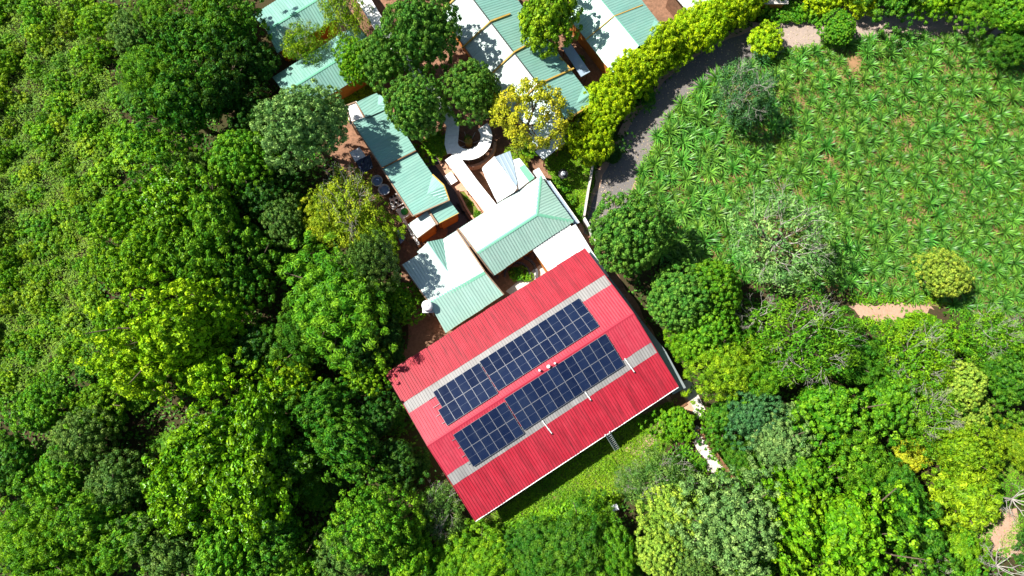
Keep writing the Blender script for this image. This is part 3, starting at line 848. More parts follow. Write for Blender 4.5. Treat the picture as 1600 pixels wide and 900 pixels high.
# ---- white flat roof between mint hipped building and red hall
q = [P(833,391,3.0), P(890,352,3.0), P(925,400,3.0), P(868,440,3.0)]
bB = thing("white_flat_roof_annex", base_of(q), "white flat roofed annex between the mint hipped building and the red hall", "building")
mb = MB(); mb.prism(q, 2.85, 3.0); mb.build('roof_slab', M['white'], bB); walls(bB, q, 2.84, M['wall'], 0.3)
for i in range(2): board(bB, q[i], q[i+1], M['white'], 0.1, 0.08, 'roof_kerb', 0.042)
# ---- flat patched roof with three faces right of the covered walkway
q = [P(752,262,2.9), P(773,246,3.0), P(797,236,3.0), P(812,246,2.9), P(840,280,2.9), P(812,299,4.2), P(778,318,2.9), P(755,285,2.9)]
apex = P(810,296,3.7)
bL = thing("patched_white_roof_building", base_of(q), "patched white roof with a shade tinted blue grey wedge and a mint strip, above the hipped building", "building")
s1 = [P(752,263,2.9), P(778,318,2.9), apex, P(773,246,2.9)]
slope(bL, [s1[0], s1[1], s1[2], s1[3]], M['white_sheet'], rib=0.5, rib_h=0.02)
slope(bL, [P(797,236,2.9), P(773.4,246,2.9), apex, P(801,250,3.0)], M['shade_blue_sheet'], rib=0.5, rib_h=0.02)  # end face tinted blue grey for its shade
slope(bL, [P(838,280,2.9), P(812,246,2.9), P(801.4,250,3.0), apex], M['white_sheet'], rib=0.5, rib_h=0.02, key='l3')
mb = MB(); o_, X_, Y_, N_ = SLOPES['l3']
mb.face([on_plane(x, y, o_ + N_*0.05, N_) for x, y in ((811,262),(827,284),(835,278),(819,257))]); mb.build('mint_panel', M['mint_cap'], bL)
walls(bL, [P(752,264,2.9), P(796,240,2.9), P(811,248,2.9), P(836,279,2.9), P(778,316,2.9)], 2.8, M['wall_white'], 0.45)
mb = MB(); q = [P(833,267,2.6), P(842,262,2.6), P(854,281,2.6), P(845,286,2.6)]; w_ = thing("white_slab_roof", base_of(q), "small white slab roof at the top corner of the mint hipped roof", "roof")
mb.prism(q, 0, 2.6); mb.build('roof_slab', M['white'], w_)

# ---- covered walkway: from the top edge down to the round garden and on to the hipped building
wk = thing("covered_walkway", P(700,200,0), "winding white covered walkway that curls round the circular planter", "walkway")
def walk_strip(center, width, z, name='roof_panel', mat=None, posts=True):
    c = [P(x, y, z) for x, y in center]
    for i in range(len(c) - 1):
        def nrm(k):
            a = c[max(0, k-1)]; b = c[min(len(c)-1, k+1)]; t = (b-a); t.z = 0; t.normalize(); return Vector((-t.y, t.x, 0))
        n0, n1 = nrm(i), nrm(i+1)
        q = [c[i] - n0*width/2, c[i+1] - n1*width/2, c[i+1] + n1*width/2, c[i] + n0*width/2]
        t = (c[i+1]-c[i]).normalized() * 0.012
        q = [q[0]+t, q[1]-t, q[2]-t, q[3]+t]
        mb = MB(); mb.prism(q, z - 0.09, z + random.uniform(0, 0.012)); mb.build(name, mat or M['white'], wk)
        if posts and i % 2 == 0:
            for s in (1, -1):
                p = c[i] + n0*s*(width/2 - 0.15) + t*10
                mb = MB(); mb.tube((p.x,p.y,0), (p.x,p.y,z-0.092), 0.05, 0.05, 8); mb.build('post', M['wood'], wk)
walk_strip([(548,-30),(565,-6),(586,28),(606,60),(630,92),(652,118),(676,152),(696,176),(708,195),(706,212),(705,224),(709,238)], 1.45, 2.6)
walk_strip([(704,244),(720,265),(736,287),(752,307),(768,327)], 1.5, 2.72)
cc = P(731,214,2.62)
mpp = 1.0 / scale_at(731, 214, 2.62)
r0, r1 = 20*mpp, 38*mpp
a0, a1 = math.radians(38), math.radians(-138)
K = 14
for k in range(K):
    t0, t1 = a0 + (a1-a0)*k/K, a0 + (a1-a0)*(k+1)/K
    q = [cc + Vector((math.cos(t)*r, math.sin(t)*r, 0)) for t, r in ((t0,r0),(t1,r0),(t1,r1),(t0,r1))]
    mb = MB(); mb.prism(q, 2.545, 2.634 + random.uniform(0, 0.008)); mb.build('roof_panel', M['white'], wk)
    if k % 3 == 1:
        for rr in (r0+0.12, r1-0.12):
            p = cc + Vector((math.cos(t0)*rr, math.sin(t0)*rr, 0)); mb = MB(); mb.tube((p.x,p.y,0), (p.x,p.y,2.54), 0.05, 0.05, 8); mb.build('post', M['wood'], wk)
# curved low wall outside the ring
cw = thing("curved_garden_wall", (cc.x, cc.y, 0), "tan curved garden wall round the outside of the ring walkway", "wall")
gc = P(733,226,0)
for k in range(8):
    t0, t1 = math.radians(-2 - k*13), math.radians(-2 - (k+1)*13 + 0.6)
    q = [gc + Vector((math.cos(t)*r, math.sin(t)*r, 0)) for t, r in ((t0,r1+0.15),(t1,r1+0.15),(t1,r1+0.45),(t0,r1+0.45))]
    mb = MB(); mb.prism(q, 0, 1.1); mb.build('wall_segment', M['terracotta'], cw)
# round paved court with spokes and drum planter
pc = thing("paved_circle", (gc.x, gc.y, 0), "round brown paved court with pale spokes inside the ring walkway", "paving")
mb = MB(); mb.lathe((gc.x,gc.y,0), [(r0+0.5,0.02),(r0+0.5,0.05),(0,0.05)], 32); mb.build('floor', M['paving'], pc)
for k in range(8):
    t = math.radians(20 + 45*k); d = Vector((math.cos(t), math.sin(t), 0))
    mb = MB(); mb.beam(gc + d*0.5 + Vector((0,0,0.075)), gc + d*(r0+0.2) + Vector((0,0,0.075)), 0.07, 0.05); mb.build('spoke', M['concrete'], pc)
pl = thing("drum_planter", (gc.x, gc.y, 0.05), "orange drum planter with a clipped green plant at the middle of the ring", "planter")
mb = MB(); mb.lathe((gc.x,gc.y,0.05), [(0.36,0),(0.40,0.05),(0.42,0.5),(0.40,0.95),(0.43,1.0),(0.38,1.0),(0.36,0.93),(0,0.93)], 20); mb.build('drum', M['yellow'], pl)

# ---- small things in the yards
def water_tank(px, py, z0, z1, r, lab, stand=True):
    c = P(px, py, z1); b = Vector((c.x, c.y, z0))
    t = thing("water_tank", (c.x, c.y, 0), lab, "water tank")
    h = z1 - z0
    mb = MB(); mb.lathe(b, [(0,0),(r*0.95,0),(r,0.06),(r,h*0.3),(r*1.03,h*0.33),(r,h*0.36),(r,h*0.62),(r*1.03,h*0.65),(r,h*0.68),(r,h*0.88),(r*0.8,h*0.96),(r*0.35,h)], 24); mb.build('tank_body', M['plastic'], t, smooth=False)
    mb = MB(); mb.lathe(b + Vector((0,0,h-0.01)), [(r*0.36,0),(r*0.36,0.06),(r*0.3,0.09),(0,0.1)], 16); mb.build('lid', M['white'], t)
    if stand:
        for k in range(4):
            a = math.pi/4 + k*math.pi/2; p = b + Vector((math.cos(a)*r*0.75, math.sin(a)*r*0.75, 0))
            mb = MB(); mb.beam((p.x,p.y,0), (p.x,p.y,z0-0.08), 0.12, 0.12); mb.build('leg', M['metal'], t)
        mb = MB(); mb.box((c.x,c.y,z0-0.04), (r*2.2, r*2.2, 0.08)); mb.build('platform', M['metal'], t)
    return t
water_tank(666.5, 476.5, 4.0, 5.4, 0.52, "round white water tank on a stand at the left corner of the white roofed building")
for (px, py, lab) in ((589,282,"blue tinted round wash tub beside the long mint roof, upper of two"), (600,296,"pale round wash tub beside the long mint roof, lower of two")):
    c = P(px, py, 0.7); t = thing("wash_tub", (c.x,c.y,0), lab, "tub", "wash tubs in the service yard")
    mb = MB(); mb.lathe((c.x,c.y,0), [(0.45,0),(0.5,0.05),(0.58,0.66),(0.64,0.7),(0.56,0.7),(0.44,0.14),(0,0.12)], 20); mb.build('tub_shell', M['plastic'], t)
    mb = MB(); mb.lathe((c.x,c.y,0), [(0.50,0.45),(0,0.45)], 20); mb.build('water', M['tarp_blue'], t)
def canopy(name, lab, cat, px, z, mat, wave=0.06, posts=True):
    q = [P(x, y, z) for x, y in px]
    t = thing(name, base_of(q), lab, cat)
    n = 8; mb = MB(); r = random.Random(int(px[0][0]))
    g = [[q[0].lerp(q[1], i/n).lerp(q[3].lerp(q[2], i/n), j/n) + Vector((0,0,r.uniform(-wave,wave) - 0.12*math.sin(math.pi*i/n)*math.sin(math.pi*j/n))) for i in range(n+1)] for j in range(n+1)]
    for j in range(n):
        for i in range(n):
            f = [g[j][i], g[j][i+1], g[j+1][i+1], g[j+1][i]]
            if (f[1]-f[0]).cross(f[2]-f[1]).z < 0: f = f[::-1]
            mb.face(f); mb.face([p - Vector((0,0,0.02)) for p in f[::-1]])
    mb.build('sheet', mat, t)
    if posts:
        for p in q:
            m2 = MB(); m2.tube((p.x,p.y,0), p - Vector((0,0,0.08)), 0.04, 0.04, 6); m2.build('pole', M['wood'], t)
    return t
canopy("tarpaulin_shelter", "dark blue tarpaulin shelter in the service yard beside the long mint roof", "tarpaulin", [(556,252),(578,241),(583,262),(566,272)], 1.9, M['tarp'])
canopy("tarpaulin_shelter", "grey white sheet shelter at the upper end of the service yard", "tarpaulin", [(546,238),(562,230),(573,246),(556,254)], 1.8, M['plastic'])
canopy("laundry_table", "white cloth covered table with dark things on it beside the long mint roof", "table", [(608,310),(621,300),(631,318),(613,328)], 1.0, M['white'], 0.02)
canopy("tarpaulin_shelter", "blue tarpaulin heap under the yellowish tree left of the ochre hut", "tarpaulin", [(618,362),(626,357),(634,372),(626,381)], 0.8, M['tarp_blue'], 0.15)
for k, (px, py) in enumerate(((612,308),(617,306),(613,316),(620,313),(625,316),(618,320))):
    c = P(px, py, 1.1); mb = MB(); mb.lathe((c.x,c.y,0.99), [(0.10,0),(0.17,0.12),(0.15,0.14),(0.08,0.04),(0,0.03)], 10)
    tag(mb.build('bowl', M['dark'], None, origin=(c.x,c.y,0.99)), "dark bowl lying on the white cloth covered table", "bowl", "bowls on the white table")
c = P(632,330,1.0); t = thing("storage_bin", (c.x,c.y,0), "white bin beside the long mint roof holding a green sack", "bin")
mb = MB(); mb.box((c.x,c.y,0.4), (0.9,1.2,0.8), 0.55); mb.build('body', M['plastic'], t)
mb = MB(); mb.lathe((c.x,c.y,0.8), [(0.36,0.002),(0.42,0.12),(0.3,0.3),(0.08,0.36),(0.10,0.46),(0,0.46)], 12)
tag(mb.build('sack', M['green_plastic'], None, origin=(c.x,c.y,0.8)), "green plastic sack lying on the white bin", "sack")
canopy("white_sheet", "crumpled white sheet lying on the bushes below the lawn", "sheet", [(955,790),(964,787),(967,796),(958,800)], 1.6, M['plastic'], 0.15, False)
# low white service wall at the ochre hut's left
def wall_run(name, lab, pts, h, w, mat, piece='wall_segment', step=1.6, cat="wall"):
    t = thing(name, P(*pts[0],0), lab, cat)
    for i in range(len(pts)-1):
        a, b = P(*pts[i],0), P(*pts[i+1],0)
        k = max(1, int((b-a).length/step)); d = (b-a).normalized()
        for j in range(k):
            p, q = a.lerp(b, j/k) + d*0.01, a.lerp(b, (j+1)/k) - d*0.01
            mb = MB(); mb.beam(p + Vector((0,0,h/2)), q + Vector((0,0,h/2)), w, h + random.uniform(-0.01,0.01)); mb.build(piece, mat, t)
    return t
wall_run("boundary_wall", "thin pale boundary wall between the garden lawn and the track", [(925,262),(918,300),(911,343)], 1.5, 0.22, M['concrete'])
wall_run("boundary_wall", "short pale boundary wall running down beside the dark round tree", [(911,346),(921,364),(930,380)], 1.5, 0.2, M['white'])
wall_run("service_wall", "low white wall left of the ochre hut beside the bushes", [(622,330),(636,352),(656,386)], 0.8, 0.3, M['white'])
# street lamp
c = P(880,271,2.6); t = thing("lamp_post", (c.x,c.y,0), "garden lamp with a dark hood and white globe on the lawn", "lamp")
mb = MB(); mb.tube((c.x,c.y,0),(c.x,c.y,2.3),0.06,0.05,8); mb.build('pole', M['dark'], t)
mb = MB(); mb.lathe((c.x,c.y,2.3), [(0.12,0),(0.55,0.1),(0.52,0.16),(0.2,0.24)], 16); mb.build('hood', M['dark'], t)
mb = MB(); mb.lathe((c.x,c.y,2.52), [(0.2,0),(0.27,0.1),(0.2,0.24),(0,0.3)], 16); mb.build('globe', M['plastic'], t)
# walkway and fence at the lower right corner of the hall
ground_sheet("concrete_path", [(1060,598),(1078,592),(1102,640),(1090,655),(1072,630)], 0.024, M['concrete'], 0.05, label="pale concrete path at the right corner of the red hall")
ground_sheet("brick_path", [(1040,622),(1066,606),(1085,640),(1066,652)], 0.028, M['terracotta'], 0.03, label="terracotta path under the right corner of the red hall")
ground_sheet("white_gravel_path", [(1078,676),(1092,668),(1104,686),(1114,704),(1124,724),(1134,748),(1122,758),(1110,732),(1098,712)], 0.024, M['white_gravel'], 0.35, 0.6, label="broken white gravel path running beside the brown fence")
fence = thing("timber_fence", P(1120,715,0), "brown timber rail fence running down among the trees beside the white walkway", "fence")
fp = [P(1088,672,0), P(1108,702,0), P(1144,752,0)]
for i in range(2):
    a, b = fp[i], fp[i+1]; n = Vector((-(b-a).y, (b-a).x, 0)).normalized()
    for z in (0.5, 1.0, 1.5):
        mb = MB(); mb.beam(a + Vector((0,0,z)) + n*0.1, b + Vector((0,0,z)) + n*0.1, 0.14, 0.08); mb.build('rail', M['wood'], fence)
    for j in range(5):
        p = a.lerp(b, j/4.5); mb = MB(); mb.box((p.x,p.y,0.85), (0.14,0.14,1.7)); mb.build('post', M['wood'], fence)
wd = thing("deck_ramp", P(1052,635,0), "dark brown slatted ramp in the shade under the right corner of the red hall", "ramp")
for k in range(8):
    f0 = k/8; a = P(1046,617,0.18).lerp(P(1058,642,0.18), f0+0.06); b = P(1062,608,0.18).lerp(P(1074,632,0.18), f0+0.06)
    mb = MB(); mb.beam(a, b, 0.22, 0.05); mb.build('slat', M['wood'], wd)
# planted half round bed in the small court between the hipped building and the hall
bed = thing("round_planter_bed", P(808,428,0), "dark half round raised planter in the small court behind the red roof", "planter")
bc = P(808,430,0)
for k in range(10):
    t0, t1 = math.radians(-10 + k*20), math.radians(-10 + (k+1)*20 - 0.5)
    for (ra, rb, h) in ((1.25,1.45,0.5), (2.05,2.3,0.42)):
        q = [bc + Vector((math.cos(t)*r, math.sin(t)*r, 0)) for t, r in ((t0,ra),(t1,ra),(t1,rb),(t0,rb))]
        mb = MB(); mb.prism(q, 0.009, h); mb.build('kerb_stone', M['path_dark'], bed)
ground_sheet("stone_path", [(836,420),(850,410),(860,425),(838,438),(800,462),(790,455)], 0.024, M['concrete'], 0.03)
# garden bed with clipped bushes between the path and the walkway
gb = thing("oval_garden_bed", P(735,316,0), "narrow green garden bed with a tan kerb between the dark path and the walkway", "garden bed")
gp = [(716,298),(726,298),(742,318),(754,336),(742,346),(728,324)]
mb = MB(); mb.prism([P(x,y,0) for x,y in gp], 0.021, 0.16); mb.build('soil', M['grass_ground'], gb)
for i in range(len(gp)):
    board(gb, P(*gp[i],0.16), P(*gp[(i+1) % len(gp)],0.16), M['terracotta'], 0.2, 0.26, 'kerb', -0.02)
c = P(704,279,0.5); t = thing("garden_slab", (c.x,c.y,0), "square white slab table on the terracotta brick yard", "table")
mb = MB(); mb.box((c.x,c.y,0.44),(1.0,1.3,0.08),0.6); mb.build('top', M['white'], t)
for a in (-0.35,0.35): mb = MB(); mb.box((c.x+a*0.4,c.y+a,0.2),(0.5,0.12,0.4),0.6); mb.build('leg', M['concrete'], t)
c = P(660,252,0.6); 
for k, (px, py) in enumerate(((662,250),(719,325),(728,338))):
    c = P(px, py, 0.45); t = thing("park_bench", (c.x,c.y,0), ("reddish bench frame at the top of the dark path","dark bench on the path, upper of the pair by the garden bed","dark bench on the path, lower of the pair by the garden bed")[k], "bench")
    for j in range(3): mb = MB(); mb.box((c.x+(j-1)*0.14*0.85,c.y+(j-1)*0.14*-0.5,0.44),(0.12,1.3,0.04),0.55); mb.build('seat_slat', M['wood'] if k == 0 else M['dark'], t)
    for s in (-0.5,0.5): mb = MB(); mb.box((c.x-s*0.52,c.y+s*0.85,0.21),(0.4,0.06,0.42),0.55); mb.build('leg', M['dark'], t)
# canopy roof strip, dark, in the shade between the two big roofs
q = [P(878,74,2.6), P(891,67,2.6), P(922,112,2.6), P(908,120,2.6)]
t = thing("walkway_roof", base_of(q), "shaded grey walkway roof between the two big mint roofs", "roof")
mb = MB(); mb.prism(q, 2.5, 2.6); mb.build('roof_slab', M['shade_blue_sheet'], t)
for p in inset(q, 0.2): mb = MB(); mb.tube((p.x,p.y,0),(p.x,p.y,2.49),0.05,0.05,6); mb.build('post', M['wood'], t)
# ------------------------------------------------------------------ vegetation: prototypes
def unit(a): return a / np.maximum(np.linalg.norm(a, axis=1, keepdims=True), 1e-9)
def leaves(pos, nrm, L, W, spread, g, fold=0.16, up=0.0, axis=None, axw=0.0):
    n = unit(nrm + spread * g.normal(size=pos.shape) * 0.6 + np.array([0, 0, up]))
    a = g.normal(size=pos.shape)
    if axis is not None: a = a + axis * axw
    a = unit(a - n * np.sum(a * n, 1, keepdims=True)); b = np.cross(n, a)
    s = g.uniform(0.7, 1.3, size=(len(pos), 1))
    l = L * s; w = W * s
    v = np.stack([pos - a*l*0.5, pos - b*w*0.5 + n*w*fold + a*l*0.05, pos + a*l*0.5 - n*w*fold, pos + b*w*0.5 + n*w*fold + a*l*0.05], 1).reshape(-1, 3)
    i = np.arange(len(pos))[:, None] * 4
    t = np.concatenate([i + np.array([[0, 1, 2]]), i + np.array([[0, 2, 3]])], 1).reshape(-1, 3)
    return v, t
def crown_mesh(name, R, hz, nc, rc, nl, L, W, spread, shell, lobes, g, mat, zc, zmin=-0.45, up=0.15, axw=0.0, inner=0.18, core=0):
    d = []
    while len(d) < nc:                       # spread the clumps evenly
        c = unit(g.normal(size=(24, 3)))
        c = c[c[:, 2] > zmin]
        if not len(d): d.append(c[0]); continue
        D = np.array(d); m = (c @ D.T).max(1); d.append(c[np.argmin(m)])
    d = np.array(d)
    ld = unit(g.normal(size=(7, 3)) * np.array([1, 1, 0.6])); 
    lob = 1.0 + lobes * (np.clip(d @ ld.T, 0, 1) ** 5).sum(1) - lobes * 0.55
    rad = g.uniform(shell, 1.0, nc)
    nin = int(nc * inner)
    rad[:nin] *= 0.62
    c = d * (R * rad * lob)[:, None] * np.array([1, 1, hz]) + np.array([0, 0, zc])
    rcs = rc * g.uniform(0.7, 1.35, nc)
    ct = g.uniform(0, 1, nc)
    k = np.repeat(np.arange(nc), nl)
    u = unit(g.normal(size=(len(k), 3)) + d[k] * 0.9 + np.array([0, 0, 0.45]))
    pos = c[k] + u * (rcs[k] * g.uniform(0.45, 1.0, len(k)))[:, None] * np.array([1, 1, 0.85])
    v, t = leaves(pos, u, L, W, spread, g, up=up, axis=u, axw=axw)
    tint = np.clip(ct[k] + g.normal(size=len(k)) * 0.12, 0, 1)
    if core:                                 # inner leaves close the crown behind its outer clumps
        cd = unit(g.normal(size=(core, 3))); cd[:, 2] = np.abs(cd[:, 2]) * 1.0 - 0.15
        cp = cd * R * np.array([1, 1, hz]) * g.uniform(0.55, 0.76, (core, 1)) + np.array([0, 0, zc])
        v2, t2 = leaves(cp, cd, L*2.0, W*2.1, 0.5, g)
        t = np.concatenate([t, t2 + len(v)]); v = np.concatenate([v, v2]); tint = np.concatenate([tint, g.uniform(0.4, 1, core)])
    return np_mesh(name, v, t, mat, np.repeat(tint, 4)), c, d
def limb_tubes(mb, a, b, r0, r1, r, sag=0.12, n=5, segs=3):
    a, b = Vector(a), Vector(b)
    L = (b-a).length; p = a; pr = r0
    for i in range(1, segs+1):
        q = a.lerp(b, i/segs)
        if i < segs: q = q + Vector((r.uniform(-1,1), r.uniform(-1,1), r.uniform(-0.4,1))) * L * sag * 0.6
        rr = r0 + (r1-r0)*i/segs
        mb.tube(p, q, pr, rr, n, cap=(i == segs)); p, pr = q, rr
    return p
def trunk_mesh(name, R, zc, hz, targets, mat, r, nlimb=9, tr=0.28):
    mb = MB(); zt = zc - R*hz*0.45
    mb.tube((0,0,-0.1),(0,0,zt*0.2), tr*1.35, tr, 8); mb.tube((0,0,zt*0.2),(r.uniform(-.2,.2),r.uniform(-.2,.2),zt), tr, tr*0.72, 8)
    idx = list(range(len(targets))); r.shuffle(idx)
    for j in idx[:nlimb]:
        limb_tubes(mb, (0,0,zt*r.uniform(0.8,1.0)), targets[j], tr*0.45, 0.035, r)
    return mb.mesh(name, mat)
def branch_mesh(name, R, zc, hz, mat, r, n=26, r0=0.16, out=1.0, depth=3, zlo=-0.1):
    """pale bare branches forking out from the trunk top"""
    mb = MB(); zt = zc - R*0.12
    mb.tube((0,0,-0.1),(0,0,zt), r0*1.8, r0*1.4, 8)
    def grow(p, d, L, rad, lev):
        d = d.normalized(); q = p
        for s in range(2):
            d = (d + Vector((r.uniform(-1,1), r.uniform(-1,1), r.uniform(-0.6,0.8)))*0.28).normalized()
            q2 = q + d*L*0.5
            mb.tube(q, q2, rad*(1-0.2*s), rad*(0.8-0.2*s), 4 if lev < depth else 5, cap=False); q = q2
        if lev > 0:
            for k in range(r.choice((2, 2, 3))):
                nd = (d + Vector((r.uniform(-1,1), r.uniform(-1,1), r.uniform(-0.5,0.7)))*0.75)
                grow(q, nd, L*r.uniform(0.55,0.8), rad*0.58, lev-1)
    m = max(5, n//4)
    for k in range(m):
        a = 2*math.pi*(k + r.uniform(-.3,.3))/m
        d = Vector((math.cos(a), math.sin(a), r.uniform(zlo+0.2, 0.9)))
        grow(Vector((0,0,zt)), d, R*0.50*out, r0, depth)
    return mb.mesh(name, mat)

SPEC = {   # R, hz, clumps, clump radius, leaves, L, W, spread, shell, lobes, variants
 'broad':  dict(R=4.0, hz=0.80, nc=270, rc=0.42, nl=60, L=0.27, W=0.165, spread=0.6, shell=0.56, lobes=0.60, mat='leaf', nv=3),
 'gloss':  dict(R=4.0, hz=0.80, nc=210, rc=0.48, nl=60, L=0.34, W=0.21, spread=0.75, shell=0.58, lobes=0.32, mat='leaf_gloss', nv=2),
 'round':  dict(R=4.0, hz=0.85, nc=380, rc=0.345, nl=74, L=0.175, W=0.13, spread=0.30, shell=0.83, lobes=0.20, mat='leaf', nv=2),
 'fluffy': dict(R=4.0, hz=0.85, nc=270, rc=0.40, nl=74, L=0.175, W=0.12, spread=0.6, shell=0.72, lobes=0.26, mat='leaf', nv=2),
 'feather':dict(R=4.0, hz=0.70, nc=240, rc=0.52, nl=78, L=0.36, W=0.08, spread=0.85, shell=0.56, lobes=0.32, mat='leaf', nv=2, axw=0.8),
 'wispy':  dict(R=4.0, hz=0.50, nc=100, rc=0.75, nl=60, L=0.30, W=0.11, spread=0.9, shell=0.55, lobes=0.18, mat='leaf', nv=2, branch=True),
 'twiggy': dict(R=4.0, hz=0.45, nc=100, rc=0.75, nl=48, L=0.28, W=0.10, spread=0.9, shell=0.50, lobes=0.2, mat='leaf', nv=1, branch=True),
 'open':   dict(R=4.0, hz=0.72, nc=80,  rc=0.66, nl=95, L=0.24, W=0.17, spread=0.6, shell=0.62, lobes=0.22, mat='leaf', nv=2, zmin=-0.2, inner=0.05),
 'spiky':  dict(R=2.4, hz=0.95, nc=125,  rc=0.40, nl=62, L=0.30, W=0.10, spread=0.65, shell=0.66, lobes=0.20, mat='leaf', nv=3, axw=0.9, up=0.3),
 'shrub':  dict(R=1.2, hz=0.75, nc=48,  rc=0.27, nl=42, L=0.19, W=0.11, spread=0.6, shell=0.6, lobes=0.2, mat='leaf', nv=4),
}
PROTO = {}
for sp, s in SPEC.items():
    PROTO[sp] = []
    for v in range(s['nv']):
        g = np.random.default_rng(100 + v * 17 + len(sp) * 7); rr = random.Random(v * 5 + len(sp))
        zc = s['R'] * 1.25 if sp != 'shrub' else 0.75
        if sp == 'spiky': zc = s['R'] * 1.05
        me, c, d = crown_mesh(sp + "_crown", s['R'], s['hz'], s['nc'], s['rc'], s['nl'], s['L'], s['W'], s['spread'], s['shell'], s['lobes'], g, M[s['mat']], zc, s.get('zmin', -0.45), s.get('up', 0.15), s.get('axw', 0.0), s.get('inner', 0.18), {'open': 0, 'shrub': 60, 'twiggy': 150, 'wispy': 250, 'spiky': 700, 'round': 5500, 'fluffy': 3000}.get(sp, 1500))
        tm = trunk_mesh(sp + "_trunk", s['R'], zc, s['hz'], [tuple(p) for p in c[c[:, 2] > zc - 0.5]], M['bark'], rr, 5 if sp == 'shrub' else 12, 0.07 if sp == 'shrub' else (0.16 if sp == 'spiky' else 0.26))
        bm_ = branch_mesh(sp + "_branches", s['R'], zc, s['hz'], M['bark_pale'], rr, 40, 0.050, 0.86, 4, 0.30) if s.get('branch') else None
        PROTO[sp].append((me, tm, zc, s['R'], bm_))
for v in range(2):
    PROTO.setdefault('bare', []).append((None, None, 4.2, 4.0, branch_mesh("bare_branches", 4.0, 4.2, 0.6, M['bark_pale'], random.Random(40+v), 36, 0.085, 0.95, 4, 0.1)))

COLR = {
 'lime': (0.215, 0.390, 0.006), 'bright': (0.138, 0.305, 0.006), 'lawn': (0.150, 0.300, 0.008), 'gold': (0.25, 0.34, 0.012), 'ylime': (0.195, 0.320, 0.008), 'mid': (0.108, 0.270, 0.009), 'dark': (0.064, 0.188, 0.009),
 'deep': (0.034, 0.110, 0.009), 'olive': (0.165, 0.300, 0.075), 'yellow': (0.34, 0.36, 0.015), 'yg': (0.185, 0.310, 0.008),
 'grey': (0.105, 0.205, 0.032), 'blue': (0.055, 0.160, 0.045), 'round': (0.095, 0.235, 0.024), 'hill': (0.130, 0.245, 0.014), 'litter': (0.42, 0.34, 0.22), 'weed': (0.085, 0.215, 0.008), 'hedge': (0.290, 0.430, 0.004), 'pale': (0.27, 0.39, 0.04),  # litter: fallen leaves, its pale tone also stands in for sun dapples
}
trng = random.Random(99)
TREES = []
def tree(px, py, r, sp, col, label, cat="tree", group=None, hf=1.0, name=None, var=None, jit=0.10):
    protos = PROTO[sp]; me, tm, zc, R, bm_ = protos[trng.randrange(len(protos)) if var is None else var % len(protos)]
    s = 1.0
    for _ in range(3):
        c = P(px, py, zc * s * hf); s = r / scale_at(px, py, zc * s * hf) / R
    c = P(px, py, zc * s * hf)
    root = thing(name or {'shrub': 'shrub', 'bare': 'bare_tree', 'spiky': 'hedge_tree'}.get(sp, 'broadleaf_tree'), (c.x, c.y, 0), label, cat, group)
    kx = trng.uniform(0.84, 1.16) if r > 20 and sp not in ('spiky', 'round', 'open') else 1.0
    root.scale = (s * kx, s / kx, s * hf); root.rotation_euler = (0, 0, trng.uniform(0, 6.283))
    cl = COLR[col]
    k = trng.uniform(1-jit, 1+jit); cl = (cl[0]*k*trng.uniform(0.92,1.08), cl[1]*k, cl[2]*k, 1.0)
    parts = []
    if me: parts.append(('crown', me))
    if tm: parts.append(('trunk', tm))
    if bm_: parts.append(('branches' if me else 'trunk', bm_))
    for nm, m_ in parts:
        o = bpy.data.objects.new(nm, m_); COL.objects.link(o); o.parent = root
        if nm == 'crown': o.color = cl
    TREES.append((px, py, r))
    return root

